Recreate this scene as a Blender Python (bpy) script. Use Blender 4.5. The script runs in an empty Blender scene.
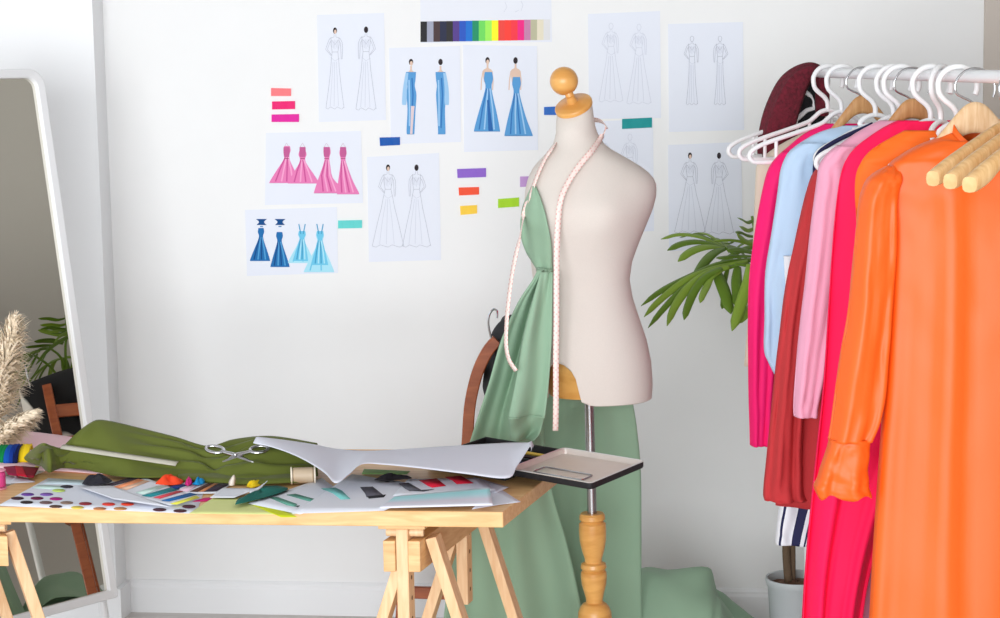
import bpy, math, random
from mathutils import Vector, Matrix, noise

C = bpy.context.scene.collection
R = math.radians
random.seed(7)

# ------------------------------------------------------------------ camera
W_PX, H_PX, F_PX = 1000, 618, 2000.0
CAM = Vector((0, 0, 1.575))
YAW, PITCH, ROLL = R(7.2), R(-7.1), R(-1.0)
cam_rot = (Matrix.Rotation(YAW, 3, 'Z') @ Matrix.Rotation(math.pi / 2 + PITCH, 3, 'X') @ Matrix.Rotation(ROLL, 3, 'Z'))
cd = bpy.data.cameras.new('camera')
cam = bpy.data.objects.new('camera', cd)
C.objects.link(cam)
cam.matrix_world = Matrix.Translation(CAM) @ cam_rot.to_4x4()
cd.sensor_width = 36
cd.lens = 36 * F_PX / W_PX
cd.clip_end = 60
bpy.context.scene.camera = cam
FH = Vector((-math.sin(YAW), math.cos(YAW), 0))      # horizontal forward
RH = Vector((math.cos(YAW), math.sin(YAW), 0))       # horizontal right
UP = Vector((0, 0, 1))
WALL = 5.5

def ray(u, v):
    return cam_rot @ Vector(((u - W_PX / 2) / F_PX, -(v - H_PX / 2) / F_PX, -1))
def PH(u, v, d):            # point on the ray at horizontal distance d
    r = ray(u, v)
    return CAM + r * (d / r.dot(FH))
def PY(u, v, y=WALL):       # point on a plane parallel to the back wall
    r = ray(u, v)
    return CAM + r * (y / r.y)
def PZ(u, v, z):            # point on a horizontal plane
    r = ray(u, v)
    return CAM + r * ((z - CAM.z) / r.z)

# ------------------------------------------------------------------ materials
def lin(c):
    c = c / 255.0
    return c / 12.92 if c <= 0.04045 else ((c + 0.055) / 1.055) ** 2.4
def col(rgb):
    return (lin(rgb[0]), lin(rgb[1]), lin(rgb[2]), 1)
MATS = {}
def mat(name, rgb, rough=0.6, metal=0.0, bump=0.0, bscale=200, var=0.0, vscale=6, sheen=0.0, kind=None,
        trans=0.0, spec=0.5, sub=0.0, alpha=1.0, stretch=(1, 1, 1)):
    if name in MATS: return MATS[name]
    m = bpy.data.materials.new(name); m.use_nodes = True
    nt = m.node_tree; N = nt.nodes; L = nt.links
    b = N['Principled BSDF']
    b.inputs['Base Color'].default_value = col(rgb)
    b.inputs['Roughness'].default_value = rough
    b.inputs['Metallic'].default_value = metal
    b.inputs['Specular IOR Level'].default_value = spec
    b.inputs['Transmission Weight'].default_value = trans
    b.inputs['Alpha'].default_value = alpha
    if sheen:
        b.inputs['Sheen Weight'].default_value = sheen
        b.inputs['Sheen Roughness'].default_value = 0.4
    tc = N.new('ShaderNodeTexCoord'); mp = N.new('ShaderNodeMapping')
    L.new(tc.outputs['Object'], mp.inputs['Vector'])
    mp.inputs['Scale'].default_value = stretch
    if var:
        t = N.new('ShaderNodeTexNoise'); t.inputs['Scale'].default_value = vscale
        t.inputs['Detail'].default_value = 5
        L.new(mp.outputs['Vector'], t.inputs['Vector'])
        mx = N.new('ShaderNodeMix'); mx.data_type = 'RGBA'
        a = [max(0, c * (1 - var)) for c in rgb]; d = [min(255, c * (1 + var)) for c in rgb]
        mx.inputs['A'].default_value = col(a); mx.inputs['B'].default_value = col(d)
        L.new(t.outputs['Fac'], mx.inputs['Factor'])
        L.new(mx.outputs['Result'], b.inputs['Base Color'])
    if bump:
        t2 = N.new('ShaderNodeTexNoise'); t2.inputs['Scale'].default_value = bscale
        t2.inputs['Detail'].default_value = 3
        L.new(mp.outputs['Vector'], t2.inputs['Vector'])
        bp = N.new('ShaderNodeBump'); bp.inputs['Strength'].default_value = bump
        bp.inputs['Distance'].default_value = 0.004
        L.new(t2.outputs['Fac'], bp.inputs['Height']); L.new(bp.outputs['Normal'], b.inputs['Normal'])
    MATS[name] = m
    return m
def wood(name, a, b_, scale=14, stretch=(1, 1, 12), rough=0.45):
    if name in MATS: return MATS[name]
    m = bpy.data.materials.new(name); m.use_nodes = True
    nt = m.node_tree; N = nt.nodes; L = nt.links; b = N['Principled BSDF']
    b.inputs['Roughness'].default_value = rough
    tc = N.new('ShaderNodeTexCoord'); mp = N.new('ShaderNodeMapping'); mp.inputs['Scale'].default_value = stretch
    L.new(tc.outputs['Object'], mp.inputs['Vector'])
    t = N.new('ShaderNodeTexNoise'); t.inputs['Scale'].default_value = scale; t.inputs['Detail'].default_value = 6
    t.inputs['Distortion'].default_value = 0.6
    L.new(mp.outputs['Vector'], t.inputs['Vector'])
    r = N.new('ShaderNodeValToRGB')
    r.color_ramp.elements[0].position = 0.3; r.color_ramp.elements[0].color = col(a)
    r.color_ramp.elements[1].position = 0.7; r.color_ramp.elements[1].color = col(b_)
    L.new(t.outputs['Fac'], r.inputs['Fac']); L.new(r.outputs['Color'], b.inputs['Base Color'])
    MATS[name] = m
    return m

# ------------------------------------------------------------------ mesh builder
class MB:
    def __init__(self):
        self.v = []; self.f = []; self.m = []; self.uv = []
    def add(self, verts, faces, mi=0):
        o = len(self.v)
        self.v += [Vector(p) for p in verts]
        for f in faces:
            self.f.append([o + i for i in f]); self.m.append(mi)
        return o
    def grid(self, rows, mi=0, closed=False, mif=None):
        n = len(rows[0]); o = len(self.v)
        for r in rows: self.v += [Vector(p) for p in r]
        for j in range(len(rows) - 1):
            for i in range(n if closed else n - 1):
                k = (i + 1) % n
                self.f.append([o + j * n + i, o + j * n + k, o + (j + 1) * n + k, o + (j + 1) * n + i])
                self.m.append(mif(j, i) if mif else mi)
        return o
    def cap(self, ring, mi=0, flip=False):
        o = len(self.v); self.v += [Vector(p) for p in ring]
        idx = list(range(o, o + len(ring)))
        self.f.append(idx[::-1] if flip else idx); self.m.append(mi)
    def box(self, c, ax, ay, az, mi=0):
        """box from a centre and three half-extent vectors"""
        c = Vector(c); ax = Vector(ax); ay = Vector(ay); az = Vector(az)
        vs = [c + ax * i + ay * j + az * k for i, j, k in
              ((-1, -1, -1), (1, -1, -1), (1, 1, -1), (-1, 1, -1), (-1, -1, 1), (1, -1, 1), (1, 1, 1), (-1, 1, 1))]
        self.add(vs, [[0, 3, 2, 1], [4, 5, 6, 7], [0, 1, 5, 4], [1, 2, 6, 5], [2, 3, 7, 6], [3, 0, 4, 7]], mi)
    def beam(self, p0, p1, side, w, h, mi=0):
        """square beam from p0 to p1; side = direction of its width"""
        p0 = Vector(p0); p1 = Vector(p1); d = (p1 - p0); L = d.length; d.normalize()
        s = Vector(side); s = (s - d * s.dot(d)).normalized(); t = d.cross(s)
        self.box((p0 + p1) / 2, s * w / 2, t * h / 2, d * L / 2, mi)
    def tube(self, pts, r, n=10, mi=0, caps=True, closed=False):
        pts = [Vector(p) for p in pts]; rr = r if isinstance(r, (list, tuple)) else [r] * len(pts)
        rings = []; prev = None
        N = len(pts)
        for i, p in enumerate(pts):
            if closed: t = pts[(i + 1) % N] - pts[i - 1]
            else: t = pts[min(i + 1, N - 1)] - pts[max(i - 1, 0)]
            t.normalize()
            if prev is None:
                a = Vector((0, 0, 1)) if abs(t.z) < 0.9 else Vector((1, 0, 0))
                x = t.cross(a).normalized()
            else:
                x = (prev - t * prev.dot(t)).normalized()
            prev = x; y = t.cross(x)
            rings.append([p + (x * math.cos(2 * math.pi * k / n) + y * math.sin(2 * math.pi * k / n)) * rr[i] for k in range(n)])
        if closed: rings.append(rings[0])
        self.grid(rings, mi, closed=True)
        if caps and not closed:
            self.cap(rings[0], mi, True); self.cap(rings[-1], mi)
    def lathe(self, prof, base, axis=UP, n=28, mi=0, caps=True):
        axis = Vector(axis).normalized(); base = Vector(base)
        a = Vector((1, 0, 0)) if abs(axis.x) < 0.9 else Vector((0, 1, 0))
        x = (a - axis * a.dot(axis)).normalized(); y = axis.cross(x)
        rings = [[base + axis * h + (x * math.cos(2 * math.pi * k / n) + y * math.sin(2 * math.pi * k / n)) * r for k in range(n)] for r, h in prof]
        self.grid(rings, mi, closed=True)
        if caps:
            self.cap(rings[0], mi, True); self.cap(rings[-1], mi)
    def ribbon(self, pts, width, normal, mi=0, thick=0.0):
        """flat band along pts, lying in the plane with the given normal"""
        pts = [Vector(p) for p in pts]; n = Vector(normal).normalized(); a = []; b = []
        for i, p in enumerate(pts):
            t = (pts[min(i + 1, len(pts) - 1)] - pts[max(i - 1, 0)])
            if t.length < 1e-9: t = Vector((0, 0, 1))
            s = t.cross(n).normalized() * width / 2
            a.append(p - s); b.append(p + s)
        self.grid([a, b], mi)
    def build(self, name, mats, parent=None, smooth=True, solid=0, subsurf=0, bevel=0, origin=None, angle=40, offset=-1):
        me = bpy.data.meshes.new(name)
        if parent is not None: org = parent['_w'] if '_w' in parent else (0, 0, 0); org = Vector(org)
        elif origin is not None: org = Vector(origin)
        else:
            xs = [p.x for p in self.v]; ys = [p.y for p in self.v]
            org = Vector(((min(xs) + max(xs)) / 2, (min(ys) + max(ys)) / 2, min(p.z for p in self.v)))
        me.from_pydata([tuple(p - org) for p in self.v], [], self.f)
        if not isinstance(mats, (list, tuple)): mats = [mats]
        for m in mats: me.materials.append(m)
        for p, mi in zip(me.polygons, self.m): p.material_index = mi
        me.validate(clean_customdata=False)
        if smooth:
            me.shade_smooth()
            if angle < 180: me.set_sharp_from_angle(angle=R(angle))
        me.update()
        o = bpy.data.objects.new(name, me); C.objects.link(o)
        if parent is not None:
            o.parent = parent; o['_w'] = tuple(org)
        else:
            o.location = org; o['_w'] = tuple(org)
        if bevel:
            b = o.modifiers.new('bevel', 'BEVEL'); b.width = bevel; b.segments = 2; b.limit_method = 'ANGLE'
        if solid:
            s = o.modifiers.new('solid', 'SOLIDIFY'); s.thickness = solid; s.offset = offset
        if subsurf:
            s = o.modifiers.new('sub', 'SUBSURF'); s.levels = subsurf; s.render_levels = subsurf
        return o
def root(name, loc, label=None, cat=None, group=None):
    o = bpy.data.objects.new(name, None); C.objects.link(o)
    o.location = loc; o['_w'] = tuple(loc); o.empty_display_size = 0.05
    return tag(o, label, cat, group)
def tag(o, label=None, cat=None, group=None, kind=None):
    if label: o['label'] = label
    if cat: o['category'] = cat
    if group: o['group'] = group
    if kind: o['kind'] = kind
    return o
def struct(o):
    o['kind'] = 'structure'; return o
def copy_tree(o, parent=None):
    kids = [k for k in C.objects if k.parent == o]
    c = o.copy(); C.objects.link(c)
    if parent is not None: c.parent = parent
    for k in kids: copy_tree(k, c)
    return c

def cr(pts, n):
    """Catmull-Rom resample of a list of tuples / vectors to n points"""
    P = [tuple(p) for p in pts]; k = len(P) - 1; out = []
    for i in range(n):
        t = i / (n - 1) * k; j = min(int(t), k - 1); u = t - j
        p0 = P[max(j - 1, 0)]; p1 = P[j]; p2 = P[j + 1]; p3 = P[min(j + 2, k)]
        out.append(tuple(0.5 * ((2 * b) + (-a + c) * u + (2 * a - 5 * b + 4 * c - d) * u * u + (-a + 3 * b - 3 * c + d) * u ** 3)
                         for a, b, c, d in zip(p0, p1, p2, p3)))
    return out
def lerp(a, b, t): return a + (b - a) * t
def interp(table, x):
    if x <= table[0][0]: return table[0][1:]
    for a, b in zip(table, table[1:]):
        if x <= b[0]:
            t = (x - a[0]) / (b[0] - a[0])
            return tuple(lerp(p, q, t) for p, q in zip(a[1:], b[1:]))
    return table[-1][1:]

# ------------------------------------------------------------------ palette
M_wall = mat('wall_paint', (241, 241, 241), 0.85, bump=0.03, bscale=60, var=0.01)
M_ceil = mat('ceiling_paint', (196, 195, 194), 0.9)
M_trim = mat('trim_paint', (240, 241, 243), 0.5)
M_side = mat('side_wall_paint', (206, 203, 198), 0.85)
M_taupe = mat('taupe_trim', (205, 195, 186), 0.8)
M_floor = wood('floor_boards', (198, 192, 187), (214, 209, 205), 8, (1, 10, 1), 0.5)
M_white = mat('white_plastic', (244, 244, 245), 0.35)
M_whitemetal = mat('white_metal', (240, 241, 243), 0.35)
M_paper = mat('paper', (231, 235, 246), 0.8)
M_bright = mat('bright_paper', (232, 235, 244), 0.75)
M_pine = wood('pine', (218, 168, 112), (240, 198, 142), 10, (1.5, 1.5, 9), 0.5)
M_pine_top = wood('pine_top', (222, 170, 110), (242, 200, 142), 6, (2, 14, 14), 0.45)
M_oak = wood('varnished_wood', (214, 148, 72), (238, 182, 104), 10, (1, 1, 4), 0.3)
M_beech = wood('beech', (222, 180, 132), (243, 212, 172), 12, (10, 1.5, 1.5), 0.4)
M_beech2 = wood('golden_beech', (214, 160, 96), (244, 203, 146), 12, (10, 1.5, 1.5), 0.4)
M_tan = wood('tan_wood', (186, 130, 78), (214, 165, 112), 12, (10, 1.5, 1.5), 0.4)
M_brown = wood('red_brown_wood', (146, 70, 36), (178, 96, 54), 8, (1, 1, 6), 0.4)
M_linen = mat('linen', (219, 210, 202), 0.9, bump=0.15, bscale=900, var=0.015, vscale=300)
M_steel = mat('steel', (178, 176, 178), 0.25, 1.0)
M_chrome = mat('chrome', (205, 205, 208), 0.15, 1.0)
M_tin = mat('tin', (222, 212, 204), 0.42, 0.35, var=0.03, vscale=30)
M_black = mat('black', (22, 22, 26), 0.6)
M_blackcloth = mat('black_cloth', (20, 20, 24), 0.9, bump=0.2, bscale=300)
M_sage = mat('sage_cotton', (148, 179, 152), 0.85, bump=0.06, bscale=700, var=0.02, vscale=4, sheen=0.1)
M_olive = mat('olive_cotton', (94, 104, 34), 0.85, bump=0.06, bscale=600, var=0.04, vscale=10, sheen=0.1)
M_pink = mat('pale_pink_cotton', (246, 206, 214), 0.85, bump=0.05, bscale=500)
_n = [0]
def C3(rgb, rough=0.75):
    return mat('colour_%d_%d_%d' % tuple(rgb), rgb, rough, spec=.2)
# ------------------------------------------------------------------ room
XR = PY(1006, 40).x
XL = -4.2
def slab(name, x0, x1, y0, y1, z0, z1, m, bev=0):
    b = MB(); b.box(((x0 + x1) / 2, (y0 + y1) / 2, (z0 + z1) / 2), ((x1 - x0) / 2, 0, 0), (0, (y1 - y0) / 2, 0), (0, 0, (z1 - z0) / 2))
    return struct(b.build(name, m, smooth=False, bevel=bev))
slab('floor', XL, XR, 0.6, WALL, -0.05, 0, M_floor)
slab('wall_back', XL, XR + 0.1, WALL, WALL + 0.1, 0, 2.75, M_wall)
slab('ceiling', XL, XR + 0.1, 1.2, WALL + 0.1, 2.75, 2.85, M_ceil)
slab('wall_right', XR, XR + 0.1, 2.6, WALL, 0, 2.75, M_side)
pil = PY(113, 500, WALL - 0.09).x
slab('trim_1', XL, pil, WALL - 0.09, WALL, 0, 2.75, M_trim)          # projecting pilaster at the left
slab('trim_2', PY(984, 40, WALL - 0.01).x, XR, WALL - 0.02, WALL, 0, 2.75, M_taupe)
def baseboard(name, x0, x1, y, dy):
    b = MB()
    prof = [(0, 0), (0, 0.078), (-0.004, 0.086), (-0.01, 0.092), (-0.018, 0.094)]
    prof = [(0.016, 0), (0.016, 0.074), (0.012, 0.082), (0.012, 0.088), (0.006, 0.095), (0, 0.095)]
    b.grid([[(x0, y - p, z) for p, z in prof], [(x1, y - p, z) for p, z in prof]])
    b.cap([(x0, y - p, z) for p, z in prof] + [(x0, y, 0)]); b.cap([(x1, y - p, z) for p, z in prof] + [(x1, y, 0)], 0, True)
    return struct(b.build(name, M_trim, smooth=False))
baseboard('baseboard_back', pil + 0.016, XR - 0.016, WALL, 0)
baseboard('baseboard_left', XL, pil, WALL - 0.09, 0)
bb = MB(); bb.box((pil + 0.008, WALL - 0.053, 0.046), (0.008, 0, 0), (0, 0.053, 0), (0, 0, 0.046)); struct(bb.build('trim_3', M_trim, smooth=False))
bb = MB(); bb.box((XR - 0.008, (2.6 + WALL) / 2, 0.046), (0.008, 0, 0), (0, (WALL - 2.6) / 2, 0), (0, 0, 0.046)); struct(bb.build('baseboard_right', M_trim, smooth=False))

# ------------------------------------------------------------------ wall drawings
WN = Vector((0, -1, 0))
class Sheet(MB):
    """a drawing pinned to the wall; materials are collected by colour, ink faces sit 0.4 mm above the paper"""
    def __init__(self, corners, base=0.0012, paper=None):
        super().__init__(); self.mats = [paper or M_paper]; self.base = base; self.lift = 0.0004
        pts = [PY(u, v, WALL - base) for u, v in corners]
        bk = [PY(u, v, WALL + 0.0004) for u, v in corners]
        n = len(pts)
        self.add(pts + bk, [list(range(n))[::-1], list(range(n, 2 * n))] + [[i, (i + 1) % n, n + (i + 1) % n, n + i] for i in range(n)])
    def mi(self, rgb):
        m = C3(rgb)
        if m not in self.mats: self.mats.append(m)
        return self.mats.index(m)
    def poly(self, pts, rgb):
        self.lift += 0.00003
        y = WALL - self.base - self.lift
        self.add([PY(u, v, y) for u, v in pts], [list(range(len(pts)))], self.mi(rgb))
    def line(self, pts, rgb=(168, 172, 184), w=0.0010):
        self.lift += 0.00001
        y = WALL - self.base - self.lift
        self.ribbon([PY(u, v, y) for u, v in pts], w, WN, self.mi(rgb))
    def strip(self, rows, rgb):
        """rows of (y, xl, xr) -> filled shape"""
        self.lift += 0.00003
        y = WALL - self.base - self.lift
        rows = cr(rows, len(rows) * 3)
        self.grid([[PY(a, v, y), PY(b, v, y)] for v, a, b in rows], self.mi(rgb))
    def ell(self, u, v, a, b, rgb, n=14):
        self.poly([(u + a * math.cos(2 * math.pi * k / n), v + b * math.sin(2 * math.pi * k / n)) for k in range(n)], rgb)
    def done(self, name, label, group, cat='drawing'):
        return tag(self.build(name, self.mats, smooth=False), label, cat, group)
SKIN = (226, 196, 178); HAIR = (52, 44, 48); PEN = (178, 181, 194); PALE = (204, 208, 221)
def figure(s, cx, top, h, hair=HAIR, flare=1.0, ink=PEN, back=False, hairfill=True):
    """pencilled fashion figure in a long gown, head at (cx, top), gown hem at top + h"""
    k = h / 90.0
    if hairfill: s.ell(cx, top + 3 * k, 2.3 * k, 3.6 * k, hair)
    if not back and hairfill: s.ell(cx + .3 * k, top + 4.2 * k, 1.4 * k, 2.4 * k, SKIN)
    if not hairfill:
        s.line([(cx + 2.4 * k * math.cos(a / 2), top + 3.6 * k + 3.6 * k * math.sin(a / 2)) for a in range(14)], ink)
    s.line([(cx - 1 * k, top + 7 * k), (cx - 1 * k, top + 10 * k), (cx - 6 * k, top + 12 * k)], ink); s.line([(cx + 1 * k, top + 7 * k), (cx + 1 * k, top + 10 * k), (cx + 6 * k, top + 12 * k)], ink)
    for sg in (-1, 1):                                     # arms, one hand on the hip
        el = 10.5 if (sg < 0) != back else 8.5; hand = 4.5 if (sg < 0) != back else 8
        for w_ in (0, 2.0):
            s.line([(cx + sg * (6 - w_) * k, top + (12 + w_) * k), (cx + sg * (8.2 - w_) * k, top + 17 * k), (cx + sg * (el - w_) * k, top + 24 * k), (cx + sg * (hand - w_ * .5) * k, top + (31 if hand < 5 else 35) * k)], ink)
    for q in range(5):
        s.line([(cx + (-4 + q * 1.6) * k, top + (13 + q % 2) * k), (cx + (-3.4 + q * 1.7) * k, top + (22 + q % 3) * k)], PALE)
    s.line([(cx - 5 * k, top + 33 * k), (cx, top + 37 * k), (cx + 5 * k, top + 34 * k)], PALE)
    body = [(10, 4.5), (18, 4.6), (27, 3.2), (36, lerp(4.5, 6.5 * flare, .4)), (48, lerp(5, 9 * flare, .7)), (65, 12.5 * flare), (80, 16 * flare), (90, 18.5 * flare)]
    s.line([(cx - w * k, top + y * k) for y, w in body], ink)
    s.line([(cx + w * k, top + y * k) for y, w in body], ink)
    s.line([(cx + (-18.5 + 37 * i / 8) * flare * k, top + (90 + 1.5 * math.sin(i * 2.1)) * k) for i in range(9)], ink)
    s.line([(cx - 3.4 * k, top + 27 * k), (cx + 3.4 * k, top + 27 * k)], ink)
    s.line([(cx - 3 * k, top + 14 * k), (cx, top + 19 * k), (cx + 3 * k, top + 14 * k)], ink)
    for j in (-0.55, -0.1, 0.4):
        s.line([(cx + j * 4 * k, top + 38 * k), (cx + j * 13 * flare * k, top + 66 * k), (cx + j * 18 * flare * k, top + 88 * k)], PALE)
G_DR = 'fashion drawings stuck on the wall'
s = Sheet([(317, 15), (384, 13), (386, 120), (319, 122)])
figure(s, 335, 28, 80, flare=.55); figure(s, 366, 27, 82, flare=.6, back=True)
s.done('fashion_sketch', 'white sheet with two faint pencil gowns, topmost left, beside the three pink tapes', G_DR)
def gown(s, cx, y0, wa, wh, hem, base, dark, light, skew=0, train=0, wave=0.0):
    """filled dress: bodice, waist, flared skirt with fold streaks"""
    H = hem - y0
    rows = [(y0, cx - wa * .8, cx + wa * .8), (y0 + H * .12, cx - wa, cx + wa), (y0 + H * .24, cx - wa * .65, cx + wa * .65),
            (y0 + H * .4, cx - wa * 1.0 + skew * .2, cx + wa * 1.0 + skew * .2), (y0 + H * .7, cx - lerp(wa, wh, .55) + skew * .6, cx + lerp(wa, wh, .55) + skew * .6),
            (hem - 1, cx - wh + skew, cx + wh + skew + train), (hem, cx - wh * .95 + skew, cx + wh * .95 + skew + train)]
    s.strip(rows, base)
    for j, c in ((-.6, dark), (-.2, light), (.15, dark), (.55, light)):
        s.line([(cx + j * wa * .6, y0 + H * .28), (cx + j * lerp(wa, wh, .5) + skew * .5, y0 + H * .62), (cx + j * wh + skew + train * .4, hem - 1.5)], c, 0.004)
s = Sheet([(266, 133), (361, 131), (363, 203), (265, 205)])
P1, P2, P3 = (232, 128, 184), (206, 84, 150), (244, 168, 208)
gown(s, 287, 146, 3.6, 15, 183, P1, P2, P3, skew=-2.5); gown(s, 302.5, 151, 4.0, 15.5, 183.5, P1, P2, P3, skew=1)
gown(s, 327, 147, 3.6, 11, 193, P1, P2, P3, skew=-2, train=12); gown(s, 343, 148, 3.6, 10, 194, P1, P2, P3, skew=4, train=2)
for cx in (286.5, 302.5, 326.5, 343):
    s.strip([(147, cx - 3, cx + 3), (153, cx - 3, cx + 3.2), (157, cx - 2.4, cx + 2.4)], (196, 96, 150))
    s.line([(cx - 2.4, 158.5), (cx + 2.4, 158.5)], (150, 60, 90), .0018)
    s.line([(cx - 3, 148), (cx, 143), (cx + 3, 148)], (196, 150, 175))
s.done('fashion_sketch', 'white sheet with four pink gowns, under the three pink tapes', G_DR)
s = Sheet([(245, 210), (337, 207), (338, 273), (247, 276)])
B1, B2, B3 = (36, 112, 176), (22, 78, 138), (80, 156, 210); L1, L2, L3 = (112, 198, 232), (70, 160, 204), (170, 226, 244)
gown(s, 261, 228, 3.2, 10, 261, B1, B2, B3, skew=-1); gown(s, 279.5, 232, 3.4, 9.5, 267, B1, B2, B3, skew=.5)
gown(s, 302, 231, 4, 13, 263, L3, L1, L3, skew=-1); gown(s, 302, 231, 3.6, 7, 261, L1, L2, L3, skew=-1); gown(s, 320, 231, 4, 15, 272, L3, L1, L3, skew=-1); gown(s, 320, 231, 3.6, 8, 265, L1, L2, L3)
for cx in (261.5, 280): 
    s.strip([(219, cx - 5.5, cx + 5.5), (222, cx - 2.5, cx + 2.5), (225, cx - 5, cx + 5)], B2)
    s.line([(cx - 1.5, 226.5), (cx + 1.5, 226.5)], (90, 140, 190), .003)
for cx in (302, 320):
    s.line([(cx - 3.2, 224), (cx - 1.2, 234)], L2, .003); s.line([(cx + 3.2, 224), (cx + 1.2, 234)], L2, .003)
s.done('fashion_sketch', 'white sheet with two dark blue and two light blue dresses, lowest on the wall', G_DR)
s = Sheet([(367, 157), (439, 153), (441, 260), (369, 262)])
figure(s, 388, 165, 81, flare=.95); figure(s, 416.5, 165, 81, flare=.85, back=True)
s.done('fashion_sketch', 'white sheet with two pencil gowns and dark hair, directly below the blue tape', G_DR)
s = Sheet([(389, 48), (460, 46), (461, 142), (391, 144)])
Q1, Q2, Q3 = (92, 158, 214), (58, 122, 188), (160, 202, 238)
for cx, bk in ((411, 0), (440.5, 1)):
    s.ell(cx, 62, 2.2, 3.2, HAIR); 
    if not bk: s.ell(cx + .3, 63.4, 1.5, 2.3, SKIN)
    s.strip([(66, cx - 1, cx + 1), (70, cx - 1, cx + 1), (73, cx - 4, cx + 4), (76, cx - 3.5, cx + 3.5)], SKIN)
    s.strip([(72, cx - 5, cx + 5), (80, cx - 4.5, cx + 4.5), (86, cx - 3.6, cx + 3.8), (95, cx - 4.5, cx + 5.5), (110, cx - 3.5, cx + 4.5), (132, cx - 3.5 + 2 * bk - 1, cx + 3.5 + 1.5 * bk), (134, cx - 3, cx + 3 + 1.5 * bk)], Q1)
    sgn = (-1, 1)[bk]
    s.strip([(73, cx + sgn * 4 - 1.4, cx + sgn * 4 + 1.4), (88, cx + sgn * 6 - 2, cx + sgn * 6 + 2), (103, cx + sgn * 6.5 - 2.5, cx + sgn * 6.5 + 2), (105, cx + sgn * 6.5 - 1, cx + sgn * 6.5 + 1)], Q3)
    s.line([(cx + 1, 78), (cx + 2, 95), (cx + .5, 128)], Q2, .004); s.line([(cx - 2, 80), (cx - 1.5, 100), (cx - 1.5, 126)], Q3, .004)
s.strip([(106, 411, 414.5), (125, 410.5, 413), (134, 410, 412.5)], (226, 206, 210))
s.done('fashion_sketch', 'white sheet with two slim long-sleeved blue dresses, under left end of the colour strip', G_DR)
s = Sheet([(463, 45), (537, 46), (538, 150), (464, 152)], base=0.0016)
for cx, bk in ((487.5, 0), (515.5, 1)):
    s.ell(cx, 60.5, 2.2, 3.4, HAIR)
    if not bk: s.ell(cx + .2, 62, 1.5, 2.4, SKIN)
    s.strip([(64, cx - 1, cx + 1), (68, cx - 1.1, cx + 1.1), (71, cx - 4.6, cx + 4.6), (82, cx - 3.6, cx + 3.6)], SKIN)
    s.line([(cx - 4.5, 71), (cx - 6, 80), (cx - 6.5, 90)], SKIN, .003); s.line([(cx + 4.5, 71), (cx + 5.5, 80), (cx + 5, 90)], SKIN, .003)
gown(s, 488.5, 72, 4.6, 13, 131, Q1, Q2, Q3, skew=-1.5); gown(s, 516.5, 77, 4.4, 13, 135.5, Q1, Q2, Q3, skew=1, train=2)
s.poly([(487, 100), (488.5, 131), (493, 131), (489, 100)], (48, 104, 172))
s.done('fashion_sketch', 'white sheet with two wide floor-length blue gowns, left of the wooden mannequin knob', G_DR)
s = Sheet([(588, 14), (660, 11), (661, 118), (589, 119)])
figure(s, 611, 23, 78, ink=PALE, flare=.75, hairfill=False); figure(s, 639, 24, 79, ink=PALE, flare=.75, hairfill=False)
s.done('fashion_sketch', 'white sheet with two very faint pencil figures, directly above the teal tape', G_DR)
s = Sheet([(668, 24), (743, 22), (744, 130), (669, 132)], base=0.0016)
figure(s, 692, 36, 68, ink=PEN, flare=.4, hairfill=False); figure(s, 720, 36, 68, ink=PEN, flare=.4, hairfill=False, back=True)
s.done('fashion_sketch', 'white sheet with two faint straight-skirted figures, upper right, nearest the clothes rack top', G_DR)
s = Sheet([(668, 145), (741, 142), (743, 248), (669, 251)], base=0.0016)
figure(s, 690, 153, 79, flare=.95); figure(s, 719, 153, 80, flare=.9, back=True)
s.done('fashion_sketch', 'white sheet with two pencil gowns and dark hair, above the palm leaves', G_DR)
s = Sheet([(582, 122), (653, 119), (654, 231), (583, 234)], base=0.0008)
figure(s, 630, 134, 78, ink=PALE, flare=.8, hairfill=False); figure(s, 602, 134, 78, ink=PALE, flare=.8, hairfill=False)
s.done('fashion_sketch', 'white sheet with a faint pencil figure, half hidden behind the mannequin shoulder', G_DR)
# colour chart
s = Sheet([(420, -14), (551, -16), (552, 42), (421, 43)], base=0.001, paper=M_bright)
s.line([(505, 2), (507, 7), (504, 12)], PALE); s.line([(521, 1), (523, 5), (521, 11)], PALE); s.line([(515, 12), (519, 10)], PALE)
ch = s.done('colour_chart', 'white sheet with rainbow colour strip, top of the wall above the blue gowns', G_DR, 'colour chart')
st = MB(); mats = []
cols = [(28, 28, 32), (160, 164, 184), (70, 50, 52), (30, 36, 66), (40, 38, 40), (82, 56, 138), (32, 84, 190), (10, 112, 206), (14, 142, 98), (110, 216, 92), (160, 240, 90),
        (250, 244, 30), (240, 66, 58), (252, 60, 48), (246, 50, 66), (240, 24, 130), (196, 128, 170), (186, 184, 154), (228, 220, 196), (222, 222, 224)]
n = len(cols)
for i, c in enumerate(cols):
    mats.append(C3(c, .5)); u0 = lerp(420.5, 550, i / n); u1 = lerp(420.5, 550, (i + 1) / n)
    t0 = 21.5 - 2.2 * i / n; 
    st.add([PY(u0, t0, WALL - .0016), PY(u1, t0, WALL - .0016), PY(u1, t0 + 20.5, WALL - .0016), PY(u0, t0 + 20.5, WALL - .0016)], [[3, 2, 1, 0]], i)
st.build('colour_strip', mats, ch, smooth=False)['label'] = 'strip of rainbow colour blocks along the sheet bottom'
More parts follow.
